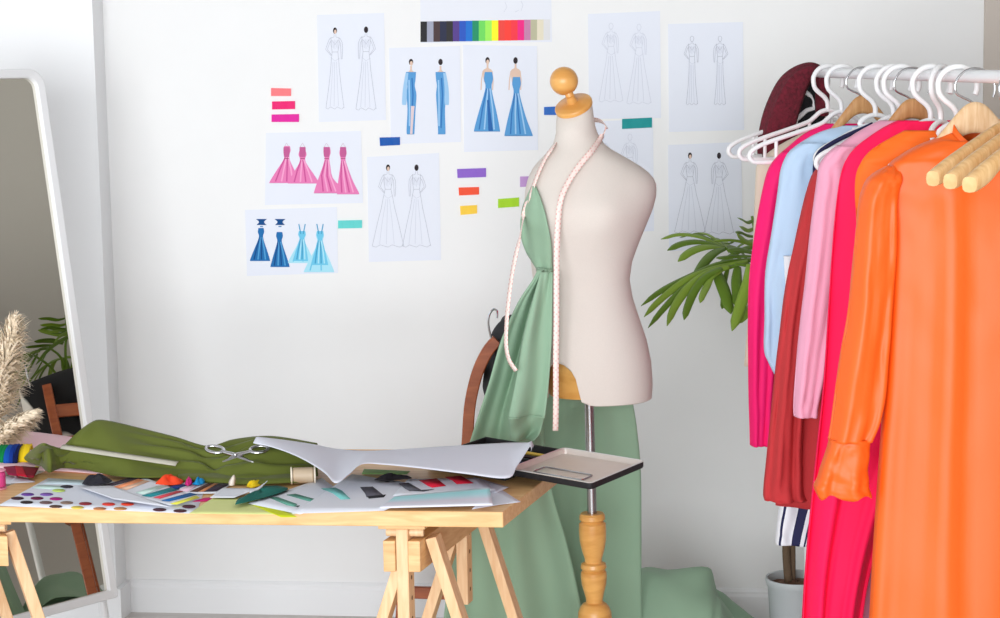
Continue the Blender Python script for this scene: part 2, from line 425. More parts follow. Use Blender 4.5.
# tape swatches
def tape(corners, rgb, label):
    b = MB(); f = [PY(u, v, WALL - .0024) for u, v in corners]; k = [PY(u, v, WALL + .0004) for u, v in corners]
    rows = []
    N = 6
    for t in range(N + 1):
        a = f[0].lerp(f[1], t / N); c = f[3].lerp(f[2], t / N)
        w = Vector((0, -.0006 * math.sin(t * 1.9), 0)); rows.append([a + w, c + w])
    b.grid(rows); b.add(f + k, [[0, 1, 5, 4], [1, 2, 6, 5], [2, 3, 7, 6], [3, 0, 4, 7]])
    tag(b.build('tape_swatch', C3(rgb, .5), smooth=False), label, 'tape', 'coloured tapes on the wall')
tape([(271, 88), (291, 88.5), (291, 96), (271, 96)], (250, 122, 128), 'coral pink tape swatch, topmost of three pink tapes')
tape([(272, 101.5), (295, 101), (295, 109), (272, 109.5)], (236, 22, 112), 'crimson tape swatch, middle of three pink tapes')
tape([(271.5, 114.5), (299, 114), (299, 122), (271.5, 122)], (226, 26, 158), 'magenta tape swatch, lowest of three pink tapes')
tape([(338, 220.5), (362, 220), (362, 228), (338, 228.5)], (98, 210, 206), 'turquoise tape swatch right of the blue dress drawings')
tape([(379.5, 137.5), (400, 137), (400, 145), (380, 146)], (0, 84, 172), 'blue tape swatch at the top of a pencil drawing')
tape([(457, 169), (486, 168), (486, 177), (457.5, 178)], (140, 96, 200), 'purple tape swatch, topmost of three left of the mannequin')
tape([(458.5, 187.5), (479, 187), (479, 194.5), (459, 195.5)], (244, 82, 48), 'orange-red tape swatch between purple and yellow tapes')
tape([(460, 206), (477, 205), (477, 213.5), (460.5, 215)], (250, 206, 66), 'yellow tape swatch, lowest of three left of the mannequin')
tape([(498, 199), (519, 197.5), (519, 206.5), (498, 208)], (166, 216, 30), 'lime green tape swatch next to the mannequin arm edge')
tape([(544, 107), (566, 106), (566, 115), (544, 115)], (40, 104, 190), 'mid blue tape swatch half hidden behind mannequin neck')
tape([(622, 119), (652, 117.5), (652, 127.5), (622, 129)], (10, 148, 150), 'teal tape swatch above the mannequin shoulder')
tape([(520, 176.5), (540, 176), (540, 186), (520, 187)], (190, 150, 206), 'pale lilac tape swatch mostly hidden behind mannequin shoulder')

# ------------------------------------------------------------------ standing mirror
def build_mirror():
    B = PH(114, 597, 5.05)
    a = R(50)
    nh = RH * math.sin(a) - FH * math.cos(a)                    # horizontal facing direction
    u = -(RH * math.cos(a) + FH * math.sin(a))                  # to its left / towards the viewer
    lean = R(9)
    up = (UP * math.cos(lean) - nh * math.sin(lean)).normalized()
    n = u.cross(up).normalized()
    if n.dot(nh) < 0: n = -n
    w, h, fr = 0.56, 1.375, 0.022
    B = B + up * 0.0
    r = root('standing_mirror', (B.x, B.y, 0), 'tall white-framed standing mirror leaning back by the left wall', 'mirror')
    def rr(x0, x1, y0, y1, rad, k=7, lo=.006):
        pts = []; hi = rad
        for cx, cy, a0, rad in ((x1 - hi, y1 - hi, 0, hi), (x0 + hi, y1 - hi, 90, hi), (x0 + lo, y0 + lo, 180, lo), (x1 - lo, y0 + lo, 270, lo)):
            for i in range(k):
                t = R(a0 + 90 * i / (k - 1)); pts.append((cx + rad * math.cos(t), cy + rad * math.sin(t)))
        return pts
    at = lambda p, q: B + u * p[0] + up * p[1] + n * q
    o = rr(0, w, 0, h, 0.045, lo=.006); i_ = rr(fr, w - fr, fr, h - fr, 0.028, lo=.004)
    fb = MB(); fb.grid([[at(p, .0) for p in i_], [at(p, .016) for p in i_], [at(p, .02) for p in o], [at(p, -.02) for p in o], [at(p, -.02) for p in i_], [at(p, .0) for p in i_]], closed=True)
    fb.build('frame', M_whitemetal, r, angle=30, bevel=.003)
    g = MB(); g.cap([at(p, .004) for p in i_], 0, True); 
    gl = mat('mirror_glass', (222, 218, 208), 0.0, 1.0)
    g.build('glass', gl, r, smooth=False)
    k = MB(); k.cap([at(p, -.006) for p in i_]); k.build('backing', M_taupe, r, smooth=False)
    for s_ in (0.016, w - 0.016):                                # side posts carry the frame down to the floor
        top = at((s_, .25), -.03); bot = at((s_, 0), -.03); bot = bot + (bot - top) * ((bot.z - 0.0) / (top.z - bot.z))
        p = MB(); p.tube([top, bot], .012, 12); p.build('leg', M_whitemetal, r)
    p = MB(); t0 = at((w / 2, h * .72), -.03); f0 = at((w / 2, 0), -.03); f0 = Vector((f0.x, f0.y, .012)) - nh * .22
    p.tube([t0, f0], .011, 10); p.build('back_strut', M_whitemetal, r)
    p = MB(); a0 = at((.016, 0), -.03); a1 = at((w - .016, 0), -.03)
build_mirror()
# ------------------------------------------------------------------ dress form
DM = 4.4
# silhouette: photo row, left, right, half depth
SIL = [(100, 556, 590, .036), (112, 555.5, 592, .045), (122, 556, 594, .047), (132, 556, 597, .049), (142, 554, 602, .054), (149, 549, 610, .062), (156, 543, 622, .07), (163, 536, 634, .078),
       (170, 531, 645, .086), (177, 528, 652.5, .094), (185, 526, 656, .10), (195, 524.5, 656.5, .108), (210, 524, 652.5, .115), (228, 525, 645, .114), (245, 527.5, 638, .105), (262, 531, 632, .095),
       (280, 533, 629.5, .09), (298, 533, 632.5, .094), (318, 532, 639, .104), (340, 531, 646.5, .113), (362, 532, 651, .116), (384, 534, 652.5, .115), (404, 537, 651, .112)]
FRONT = (RH * -0.62 - FH * 0.785)          # the way the chest faces
def torso_ring(v, n=64, infl=0.0):
    xl, xr, hd = interp(SIL, v)
    a = PH(xl, v, DM); b = PH(xr, v, DM)
    c = (a + b) / 2; hw = (b - a).length / 2 + infl
    ring = []
    for k in range(n):
        t = 2 * math.pi * k / n
        e = 0.86 if v > 150 else 1.0
        ct, st = math.cos(t), math.sin(t)
        cx = math.copysign(abs(ct) ** e, ct); sx = math.copysign(abs(st) ** e, st)
        ring.append(c + RH * hw * cx + FH * (hd + infl) * sx)
    return ring, c
def chest(p, v):
    """soft bust relief"""
    d = 0
    for u0, v0, s, a in ((548, 212, .05, .016), (604, 214, .055, .022)):
        q = PH(u0, v0, DM - .1)
        d += a * math.exp(-((p - q).length / s) ** 2)
    return p - FH * d
def front_pt(u, v, off=0.0):
    """point on the front surface of the form seen at pixel (u, v)"""
    xl, xr, hd = interp(SIL, v)
    cx = max(-.98, min(.98, (u - (xl + xr) / 2) / ((xr - xl) / 2)))
    e = 0.86 if v > 150 else 1.0
    s = (1 - abs(cx) ** (2 / e)) ** (e / 2)
    d = DM - hd * s
    p = PH(u, v, d)
    p = chest(p, v)
    return p - FH * off
def build_form():
    base = PH(596, 700, DM); base.z = 0
    r = root('dress_form', base, 'cream linen dress form on a turned wooden stand, ball knob on its neck', 'dress form')
    b = MB(); rings = []
    vs = [126 + 5.9 * i for i in range(47)] 
    n = 96
    ca = PH(555.5, 111, DM); ce = PH(590.5, 97, DM); cc = (ca + ce) / 2; cax = (ce - ca).normalized()
    cn = cax.cross(FH); cn = cn if cn.z > 0 else -cn; cn = (cn.normalized() - FH * .5).normalized(); cay = cn.cross(cax).normalized()
    cay = cay if cay.dot(FH) > 0 else -cay; chw = (ce - ca).length / 2
    rings.append([cc - cn * .009 + cax * chw * .98 * math.cos(2 * math.pi * k / n) + cay * chw * .98 * math.sin(2 * math.pi * k / n) for k in range(n)])
    for v in vs:
        ring, c = torso_ring(v, n)
        rings.append([chest(p, v) if (p - c).dot(FH) < 0 else p for p in ring])
    # bottom edge with an arch between the legs, front and back
    edge = rings[-1]; zb = [p.z for p in edge]
    cb = sum(edge, Vector()) / n
    out = []
    for k, p in enumerate(edge):
        d = (p - cb); d.z = 0
        s = d.normalized()
        side = abs(s.dot(FRONT.cross(UP)))          # 0 at front/back centre, 1 at the hips
        front = s.dot(FRONT)
        lat = d.dot(FRONT.cross(UP))
        arch = 0.0
        if abs(front) > .2:
            x = abs(lat) / .042
            arch = .097 * math.sqrt(max(0, 1 - x ** 2.4)) if x < 1 else 0
            arch += .010 * math.exp(-((abs(lat) - .042) / .014) ** 2) if x >= .6 else 0
        out.append(arch)
    full = []
    for j, rg in enumerate(rings):
        nr = []
        for k, p in enumerate(rg):
            z0 = edge[k].z + out[k]
            t = max(0.0, 1 - j / (len(rings) - 1))
            # compress the lowest 14 rings above the arch
            if j >= len(rings) - 17:
                zt = rings[len(rings) - 18][k].z
                f = (j - (len(rings) - 18)) / 17
                ztarget = lerp(zt, z0, f)
                jj = 0
                # move along the body surface: find the ring pair around ztarget
                while jj < len(rings) - 2 and rings[jj + 1][k].z > ztarget: jj += 1
                pa, pb = rings[jj][k], rings[jj + 1][k]
                q = (ztarget - pa.z) / (pb.z - pa.z) if abs(pb.z - pa.z) > 1e-9 else 0
                nr.append(pa.lerp(pb, q))
            else: nr.append(p.copy())
        full.append(nr)
    low = full[-1]
    full.append([p + (cb - p) * .03 + UP * -.002 for p in low])
    full.append([Vector((cb.x + (p.x - cb.x) * .92, cb.y + (p.y - cb.y) * .92, p.z + .004)) for p in low])
    full.append([Vector((cb.x + (p.x - cb.x) * .90, cb.y + (p.y - cb.y) * .90, p.z + .09)) for p in low])
    b.grid(full, closed=True)
    b.build('torso', M_linen, r, angle=50)
    # wooden core seen through the arch
    z1 = PH(560, 352, DM).z; z0 = PH(560, 394, DM).z
    p = MB(); rg = []
    for z, k in ((z0, .76), (z0 + .004, .78), (z1, .80)):
        rg.append([Vector((cb.x + (q.x - cb.x) * k, cb.y + (q.y - cb.y) * k, z)) for q in edge])
    p.grid(rg, closed=True); p.cap(rg[0], 0, True); p.cap(rg[-1])
    p.build('core', M_oak, r, angle=30)
    # neck cap, tilted, then a short neck and the ball
    a = PH(555.5, 111, DM); e = PH(590.5, 97, DM); c = (a + e) / 2
    ax = (e - a).normalized(); nrm = ax.cross(FH).normalized()
    if nrm.z < 0: nrm = -nrm
    nrm = (nrm - FH * .5).normalized()
    hw = (e - a).length / 2
    p = MB(); p.lathe([(hw * .99, -.010), (hw * 1.03, -.009), (hw * 1.04, -.003), (hw * 1.01, .0), (hw * .96, .0015), (.012, .005), (.009, .02)], c, nrm, 36)
    p.build('neck_cap', M_oak, r, angle=35)
    k = MB(); kc = PH(564, 81, DM); top = c + nrm * .003; dirn = (kc - top).normalized()
    L = (kc - top).length; rad = .0312
    prof = [(.013, 0), (.0095, .012), (.0095, L - rad * .93)] + [(rad * math.sin(t), L - rad * math.cos(t)) for t in [R(22 + 11.2 * i) for i in range(15)]]
    k.lathe(prof, top, dirn, 32); k.build('knob', M_oak, r, angle=60)
    # steel pole
    p0 = PH(588.5, 400, DM); p0.z += .08; p1 = PH(592.2, 517, DM)
    ax = (p0 - p1).normalized()
    p = MB(); p.tube([p1 - ax * .05, p0], .0108, 20); p.build('pole', M_steel, r)
    # turned stand: px radius profile along the pole axis
    prof = [(513, 11.5), (515, 13), (519, 13.2), (521, 10.8), (523.5, 13.8), (530, 14), (540, 13.6), (550, 11.6), (558, 9.0), (562, 8.8), (563.5, 12.6), (567, 13.4), (570, 11.6), (572, 13.2), (576, 13.4),
            (584, 12.6), (592, 10.4), (598, 8.8), (602, 8.8), (603.5, 12), (607, 15), (612, 17), (618, 17.5), (630, 16), (650, 13), (665, 15), (680, 18), (700, 17)]
    pp = []
    o = PH(592.2, 517, DM)
    for v, rp in prof[::-1]:
        pp.append((rp * DM / F_PX, (o.z - PH(596, v, DM).z) * -1))
    p = MB(); p.lathe(pp, o, ax, 40); p.build('turned_stand', M_oak, r, angle=22)
    zb_ = PH(596, 690, DM).z
    cx = o - ax * (o.z - zb_)
    for i in range(3):
        t = R(40 + 120 * i); d = Vector((math.cos(t), math.sin(t), 0))
        f = MB(); pts = cr([cx + d * .01 + UP * .02, cx + d * .09 + UP * .03, cx + d * .18 - UP * (zb_ * .45), Vector((cx.x, cx.y, .018)) + d * .25], 12)
        f.tube(pts, [.02 - .0006 * q for q in range(12)], 12); f.build('foot', M_oak, r)
    return r
build_form()

# ------------------------------------------------------------------ sage cloth draped on the form
def panel(mb, rows, nu=24, nv=40, fold=None, mi=0):
    """rows: (v, uL, uR, dL, dR) photo rows with horizontal distances; fold(s, t) -> (towards viewer, sideways)"""
    rs = cr(rows, nv); g = []
    for j, (v, ul, ur, dl, dr) in enumerate(rs):
        t = j / (nv - 1); line = []
        for i in range(nu):
            s = i / (nu - 1)
            p = PH(lerp(ul, ur, s), v, lerp(dl, dr, s))
            if fold:
                f = fold(s, t)
                p = p - FH * f[0] + RH * f[1]
            line.append(p)
        g.append(line)
    mb.grid(g, mi)
    return g
def nz(x, y, s=0): return noise.noise(Vector((x, y, s)))
b = MB()
# bodice laid on the form
rows = [(186, 531, 536), (196, 527.5, 540), (210, 522, 544.5), (225, 520.5, 548), (240, 522, 551), (252, 526.5, 552), (262, 533, 552), (270, 538, 552.5)]
g = []
for v, ul, ur in cr(rows, 22):
    line = []
    for i in range(12):
        s = i / 11; u = lerp(ul, ur, s)
        q = front_pt(max(u, interp(SIL, v)[0] + 1.0), v, .007 + .004 * math.sin(s * 9 + v * .05))
        if u < interp(SIL, v)[0] + 1: q = q - RH * (interp(SIL, v)[0] + 1 - u) * DM / F_PX + FH * .01
        line.append(q)
    g.append(line)
b.grid(g)
# gathered skirt length falling from the waist behind the table to the floor
def fold1(s, t):
    a = (.004 + .024 * min(1, t * 2.5)) * (1 - .55 * min(1, max(0, t - .35) * 3))
    return (a * math.sin(s * 10 + 1.2 * t + .8) + a * .35 * math.sin(s * 23 + 2 - t) + .016 * nz(s * 2.2, t * 4), .008 * nz(s * 2 + 7, t * 5))
rows = [(270, 537.5, 553, 4.29, 4.29), (280, 531, 553, 4.285, 4.285), (300, 519, 552, 4.29, 4.28), (330, 506, 551, 4.31, 4.28), (365, 494, 549, 4.33, 4.28), (400, 482, 546, 4.35, 4.32), (440, 470, 545, 4.37, 4.38),
        (490, 458, 552, 4.40, 4.44), (540, 450, 566, 4.43, 4.5), (600, 446, 580, 4.46, 4.54), (660, 442, 590, 4.5, 4.58), (712, 440, 596, 4.5, 4.6)]
panel(b, rows, 44, 60, fold1)
# front fold: a second narrow layer with a turned-up hem
def fold2(s, t):
    return (.012 * math.sin(s * 6.3 + .6) * (.3 + t) + .006 * nz(s * 3, t * 3, 4), 0)
rows = [(272, 541, 553, 4.27, 4.27), (300, 533, 552.5, 4.262, 4.268), (335, 524, 552, 4.255, 4.262), (375, 517, 549.5, 4.25, 4.26), (405, 511, 546.5, 4.245, 4.262), (416, 508.5, 545, 4.245, 4.262)]
g = panel(b, rows, 20, 36, fold2)
rows = [(416, 508.5, 545, 4.245, 4.262), (424, 510, 543, 4.25, 4.262), (434, 510.5, 540, 4.262, 4.266), (441, 512, 533, 4.275, 4.272)]
def fold3(s, t): return (.012 * math.sin(s * 6.3 + .6) * 1.3 - .010 * math.sin(3.1 * t) + .004 * math.sin(9 * s + 6 * t), 0)
panel(b, rows, 20, 12, fold3)
# waist gather
b.tube([front_pt(538, 269, .012), front_pt(545, 270.5, .02), front_pt(552.5, 271, .014)], [.006, .007, .005], 8)
# back length behind the pole
def fold4(s, t):
    a = .016 * min(1, .4 + t) * (1.4 - s)
    return (a * math.sin(s * 9 + .9 * t) + .35 * a * math.sin(s * 21 - 1.5 * t + 1) + .006 * math.exp(-((t - .2 + .05 * s) / .02) ** 2) * (s > .35) + .010 * nz(s * 3, t * 4, 9), 0)
rows = [(393, 540, 631, 4.53, 4.56), (404, 536, 633, 4.55, 4.58), (430, 528, 637, 4.58, 4.6), (470, 520, 640.5, 4.62, 4.62), (530, 520, 641, 4.66, 4.64), (600, 522, 641.5, 4.7, 4.66), (680, 520, 643, 4.74, 4.7)]
panel(b, rows, 44, 40, fold4)
# the heap on the floor
def heap(mb, outline_top, d0, d1, nu=34, nv=22, seed=0, amp=.03):
    g = []
    top = cr(outline_top, nu)
    for j in range(nv):
        t = j / (nv - 1); line = []
        for i, (u, v) in enumerate(top):
            s = i / (nu - 1)
            crest = PH(u, v, (d0 + d1) / 2)
            ang = t * math.pi
            d = lerp(d0, d1, t)
            base = PH(u, v, d)
            z = crest.z * (math.sin(ang) ** .55)
            p = Vector((base.x, base.y, max(.006, z)))
            k = math.sin(ang)
            p += Vector((nz(s * 4, t * 3, seed), nz(s * 4, t * 3, seed + 5), nz(s * 5, t * 4, seed + 9))) * amp * k
            line.append(p)
        g.append(line)
    mb.grid(g)
heap(b, [(560, 600), (600, 588), (640, 568), (672, 573), (704, 577), (716, 589), (727, 606), (735, 624)], 4.62, 5.02, seed=3, amp=.035)
heap(b, [(704, 592), (716, 588), (722, 592), (738, 606), (757, 621), (768, 632)], 5.0, 5.22, 22, 16, seed=11, amp=.012)
tag(b.build('draped_cloth', M_sage, smooth=True, solid=.0022, angle=180), 'sage green cotton cloth draped from the dress form down to the floor', 'cloth')

# ------------------------------------------------------------------ measuring tape
def tape_mat():
    m = bpy.data.materials.new('measuring_tape'); m.use_nodes = True; nt = m.node_tree; N = nt.nodes; L = nt.links; bs = N['Principled BSDF']
    bs.inputs['Roughness'].default_value = .5
    a = N.new('ShaderNodeAttribute'); a.attribute_name = 'along'; a.attribute_type = 'GEOMETRY'
    sx = N.new('ShaderNodeSeparateXYZ'); L.new(a.outputs['Vector'], sx.inputs[0])
    def mth(op, x, y=None):
        q = N.new('ShaderNodeMath'); q.operation = op
        for i, val in enumerate((x, y)):
            if val is None: continue
            if isinstance(val, (int, float)): q.inputs[i].default_value = val
            else: L.new(val, q.inputs[i])
        return q.outputs[0]
    fr = mth('FRACT', mth('MULTIPLY', sx.outputs['X'], 100.0))           # one tick per centimetre
    tick = mth('LESS_THAN', fr, .35)
    edge = mth('GREATER_THAN', mth('ABSOLUTE', mth('SUBTRACT', sx.outputs['Y'], .5)), .33)
    fr5 = mth('FRACT', mth('ADD', mth('MULTIPLY', sx.outputs['X'], 50.0), .3))
    dot = mth('MULTIPLY', mth('LESS_THAN', fr5, .2), mth('LESS_THAN', mth('ABSOLUTE', mth('SUBTRACT', sx.outputs['Y'], .5)), .12))
    k = mth('MAXIMUM', mth('MULTIPLY', tick, edge), mth('MULTIPLY', dot, .6))
    mx = N.new('ShaderNodeMix'); mx.data_type = 'RGBA'; mx.inputs['A'].default_value = col((250, 228, 220)); mx.inputs['B'].default_value = col((240, 176, 168))
    L.new(k, mx.inputs['Factor']); L.new(mx.outputs['Result'], bs.inputs['Base Color'])
    return m
def build_tape():
    right = [(606, 126, None), (601, 137, None), (592, 150, None), (580, 164, None), (569, 180, None), (561, 197, None), (558, 218, None), (557, 245, 4.262), (556.5, 280, 4.25), (556.5, 320, 4.245), (556, 360, 4.24), (556, 400, 4.24), (555.5, 431, 4.24)]
    left = [(553, 146, None), (545, 158, None), (537, 175, None), (530, 195, None), (524, 215, None), (519, 240, 4.27), (513, 268, 4.25), (509, 295, 4.235), (506.5, 322, 4.23), (506, 345, 4.225), (509, 360, 4.222), (516, 371, 4.22)]
    def pt(u, v, d): return front_pt(u, v, .012) if d is None else PH(u, v, d)
    back = [PH(597, 120, DM + .045), PH(580, 122, DM + .062), PH(563, 132, DM + .05)]
    A = [pt(*q) for q in left[::-1]]; Bp = [pt(*q) for q in right]
    path = [Vector(p) for p in cr(A + back[::-1] + Bp, 260)]
    w_ = .0122; n = len(path); rows = []; al = 0; att = []
    cen = PH(576, 300, DM)
    for i, p in enumerate(path):
        t = path[min(i + 1, n - 1)] - path[max(i - 1, 0)]; t.normalize()
        o = Vector((p.x - cen.x, p.y - cen.y, 0)); hang = p.z < PH(576, 215, DM).z
        nn = -FH if hang or (p - cen).dot(FH) < .0 else FH
        if p.z > PH(576, 200, DM).z: nn = (o.normalized() * .8 + UP * .5).normalized()
        if hang and i < n * .45: nn = (-FH * .66 - RH * .75)
        sd = t.cross(nn).normalized()
        if i: al += (p - path[i - 1]).length
        nb = sd.cross(t).normalized()
        rows.append([p - sd * w_ / 2, p, p + sd * w_ / 2]); att += [(al, 0, 0), (al, .5, 0), (al, 1, 0)]
    b = MB(); b.grid(rows)
    o = b.build('measuring_tape', tape_mat(), solid=.0006, angle=180)
    at = o.data.attributes.new('along', 'FLOAT_VECTOR', 'POINT')
    at.data.foreach_set('vector', [c for p in att for c in p])
    tag(o, 'pale pink measuring tape hung round the dress form neck, both ends dangling', 'measuring tape')
build_tape()

# ------------------------------------------------------------------ chair behind the cloth
def build_chair():
    d = 4.95
    f = lambda u, v, dd=0: PH(u, v, d + dd)
    base = f(440, 760); base.z = 0
    r = root('wooden_chair', base, 'red-brown wooden chair with curved back, mostly hidden behind the sage cloth', 'chair')
    for dd in (0, .38):
        p = MB()
        pts = cr([f(474, 640, dd), f(467, 560, dd), f(464, 490, dd), f(467.5, 440, dd), f(470, 405, dd), (f(477, 374, dd)), f(487, 352, dd), f(497, 340, dd)], 28)
        pts = [Vector(q) for q in pts]; bot = pts[0].copy(); bot.z = 0; pts = [bot] + pts
        rows = []
        for i, q in enumerate(pts):
            t = (pts[min(i + 1, len(pts) - 1)] - pts[max(0, i - 1)]).normalized(); s = t.cross(FH).normalized()
            w1, w2 = .0145, .014
            rows.append([q + s * w1 + FH * w2, q - s * w1 + FH * w2, q - s * w1 - FH * w2, q + s * w1 - FH * w2])
        p.grid(rows, closed=True); p.cap(rows[0], 0, True); p.cap(rows[-1])
        p.build('back_post', M_brown, r, bevel=.003)
        l = MB(); tp = f(409, 505, dd); bt = f(400, 640, dd); bt = bt + (bt - tp) * (bt.z / (tp.z - bt.z))
        l.beam(bt, tp, RH, .03, .03); l.build('leg', M_brown, r, bevel=.003)
        l = MB(); l.beam(f(404, 592, dd), f(468, 594, dd), FH, .018, .03); l.build('stretcher', M_brown, r, bevel=.003)
    s = MB(); a, c2 = f(398, 507), f(470, 507)
    ctr = (a + c2) / 2 + FH * .19
    s.box(ctr, (c2 - a) / 2, FH * .22, UP * .012); s.build('seat', M_brown, r, bevel=.006, smooth=False)
    for v, u in ((372, 478), (412, 470)):
        k = MB(); k.beam(f(u, v, 0), f(u, v, .38), UP, .04, .016); k.build('back_rail', M_brown, r, bevel=.003)
build_chair()
# black and white hide-pattern garment hung over the chair back
def hide_mat():
    m = bpy.data.materials.new('black_and_white_hide'); m.use_nodes = True; nt = m.node_tree; N = nt.nodes; L = nt.links; bs = N['Principled BSDF']
    bs.inputs['Roughness'].default_value = .9
    tc = N.new('ShaderNodeTexCoord'); t = N.new('ShaderNodeTexNoise'); t.inputs['Scale'].default_value = 7; t.inputs['Detail'].default_value = 1
    L.new(tc.outputs['Object'], t.inputs['Vector'])
    r = N.new('ShaderNodeValToRGB'); r.color_ramp.elements[0].position = .55; r.color_ramp.elements[0].color = col((20, 20, 24))
    r.color_ramp.elements[1].position = .58; r.color_ramp.elements[1].color = col((226, 222, 218))
    L.new(t.outputs['Fac'], r.inputs['Fac']); L.new(r.outputs['Color'], bs.inputs['Base Color'])
    return m
b = MB()
d = 4.95
rows = []
for v, u, th in cr([(317, 507, .012), (322, 500, .032), (332, 494, .046), (348, 489, .052), (366, 486, .055), (384, 484, .055), (397, 484, .05), (401, 486, .03)], 26):
    c = PH(u, v, d + .10) + RH * th; ring = []
    for k in range(44):
        t = 2 * math.pi * k / 44
        w_ = th + .006 * math.sin(5 * t + v * .05) * (th / .05) + .004 * nz(math.cos(t) * 3, v * .06, 2)
        ring.append(c + RH * w_ * math.cos(t) + FH * (.17 + .02 * math.sin(3 * t)) * math.sin(t) * min(1, th / .04))
    rows.append(ring)
b.grid(rows, closed=True); b.cap(rows[0], 0, True); b.cap(rows[-1])
g_ = b.build('hide_jacket', hide_mat(), angle=180)
tag(g_, 'black fuzzy jacket slung over the wooden chair back beside the sage cloth', 'jacket')
hb = MB()
hb.tube(cr([PH(491, 338, 4.9), PH(488.5, 326, 4.9), PH(489, 316, 4.9), PH(493, 309.5, 4.9), PH(497, 311, 4.9), PH(497, 318, 4.9)], 20), .0028, 8)
tag(hb.build('coat_hook', M_chrome), 'small chrome hook above the black jacket on the chair', 'hook')
# ------------------------------------------------------------------ trestle table
ZT = 0.74
FL = PZ(0, 507, ZT); FR = PZ(503, 512, ZT)
ES = (FR - FL).normalized()                                # along the front edge, to the right
ET = (PZ(540, 483, ZT) - FR).normalized()                  # along the right end, away from the viewer
LEFT = FR - ES * 1.06
DEP = 0.60
TH = 0.030
def TP(s, t, z=ZT):                                        # s metres left of the right end, t metres back from the front
    return Vector(((FR - ES * s + ET * t).x, (FR - ES * s + ET * t).y, z))
tb = MB()
q = [TP(0, 0), TP(0, DEP), TP(1.06, DEP), TP(1.06, 0)]
lo = [p - UP * TH for p in q]
tb.add(q + lo, [[0, 1, 2, 3], [7, 6, 5, 4], [0, 4, 5, 1], [1, 5, 6, 2], [2, 6, 7, 3], [3, 7, 4, 0]])
o = tb.build('tabletop', M_pine_top, smooth=False, bevel=.002)
tag(o, 'long pale pine tabletop lying across two wooden trestles', 'tabletop')
M_pine_v = wood('pine_upright', (228, 180, 132), (246, 210, 166), 10, (9, 9, 1.2), 0.5)
M_hole = C3((96, 62, 40), .8)
def trestle(c, label, ED):
    """c = point on the floor under the front end; local axes ES (across) and ET (depth)"""
    c = Vector((c.x, c.y, 0))
    r = root('trestle', c, label, 'trestle', 'pine trestles under the tabletop')
    A = lambda s, t, z: c + ES * s + ED * t + UP * z
    L = .37
    zt = ZT - TH
    rails = []
    for sg, s0 in ((-1, -.036), (1, .012)):
        p = MB(); p.box(A(s0, L / 2, .645), ES * .0115, ED * (L / 2 + .02), UP * .03)
        p.build('rail', M_pine, r, smooth=False, bevel=.0015)
    for t in (0, L):
        p = MB(); p.box(A(-.012, t, zt - .0065), ES * .045, ED * .018, UP * .0064); p.build('top_plate', M_pine, r, smooth=False, bevel=.0015)
        p = MB(); p.box(A(-.012, t, (zt - .013 + .45) / 2), ES * .0115, ED * .017, UP * (zt - .013 - .45) / 2)
        up = p.build('upright', M_pine_v, r, smooth=False, bevel=.0015)
        for k in range(5):
            h = MB(); h.lathe([(.0042, 0), (.0042, .0006)], A(-.0004, t, .48 + .04 * k), ES, 10); h.build('peg_hole', M_hole, up)
        p = MB(); p.lathe([(.0075, 0), (.0085, .002), (.0085, .07), (.0075, .072)], A(-.047, t, .688), ES, 12); p.build('peg', M_beech, r)
        for sg, s0 in ((-1, -.030), (1, .034)):
            s0 -= .028 * (t > .1) * (sg > 0)
            p = MB(); top = A(s0, t + .026, .675 if sg > 0 else .615); bot = A(s0 + sg * (.205), t + .026, 0)
            p.beam(bot, top, ED, .034, .022); p.build('leg', M_pine_v, r, smooth=False, bevel=.0015)
        b2 = MB(); b2.lathe([(.007, 0), (.007, .003), (.003, .004)], A(.046, t + .026, .655), ES, 10); b2.build('bolt', M_black, r)
    p = MB(); p.box(A(-.012, L / 2, .30), ES * .011, ED * (L / 2 - .0), UP * .022); p.build('stretcher', M_pine, r, smooth=False, bevel=.0015)
    for t in (.026, L + .026):
        p = MB(); p.box(A(.002, t + .0225, .22), ES * .175, ED * .0055, UP * .02); p.build('crossbar', M_pine, r, smooth=False, bevel=.0015)
fr_c = PZ(412, 542, .69); fr_c = TP((FR - fr_c).dot(ES) - .012, .055)
off = (PZ(412, 548, .66) - FR).dot(ES)
tR = TP(-off + 0.012, .05)
trestle(tR, 'pine trestle under the right end of the tabletop', ET)
offL = (PZ(8, 548, .66) - FR).dot(ES)
trestle(TP(-offL + .055, .05), 'pine trestle under the left end of the tabletop, in front of the mirror', (ET - ES * .75).normalized())

# ------------------------------------------------------------------ cloths on the table
def ruled(front, back, nu, nv, prof=None, disp=None):
    """surface between two lists of world points; prof(t) lifts, disp(s,t) displaces upward"""
    f = [Vector(p) for p in cr(front, nu)]; k = [Vector(p) for p in cr(back, nu)]; g = []
    for j in range(nv):
        t = j / (nv - 1); line = []
        for i in range(nu):
            s = i / (nu - 1); p = f[i].lerp(k[i], t)
            if prof: p.z = lerp(f[i].z, k[i].z, prof(t))
            if disp:
                dd = disp(s, t)
                if isinstance(dd, tuple): p = p + UP * dd[0] - FH * dd[1]
                else: p = p + UP * dd
            line.append(p)
        g.append(line)
    return g
z0 = ZT + .0015
b = MB()
front = [PZ(-70, 470, z0), PZ(0, 470, z0), PZ(60, 472, z0), PZ(110, 475, z0), PZ(200, 476, z0), PZ(290, 474, z0)]
back = [PZ(-70, 438, z0), PZ(0, 438, z0), PZ(70, 441, z0), PZ(100, 443, z0), PZ(140, 450, z0), PZ(200, 456, z0)]
b.grid(ruled(front, back, 40, 12, None, lambda s, t: .020 * max(0, t - .55) * 2.2 * max(0, 1 - abs(s - .2) * 3) + .002 * math.sin(t * 9 + s * 5) * (1 if 0 < t < 1 else .3) + .001))
tag(b.build('folded_cloth', M_pink, solid=.002, offset=1, angle=180), 'pale pink cloth lying flat under the olive green cloth', 'cloth')
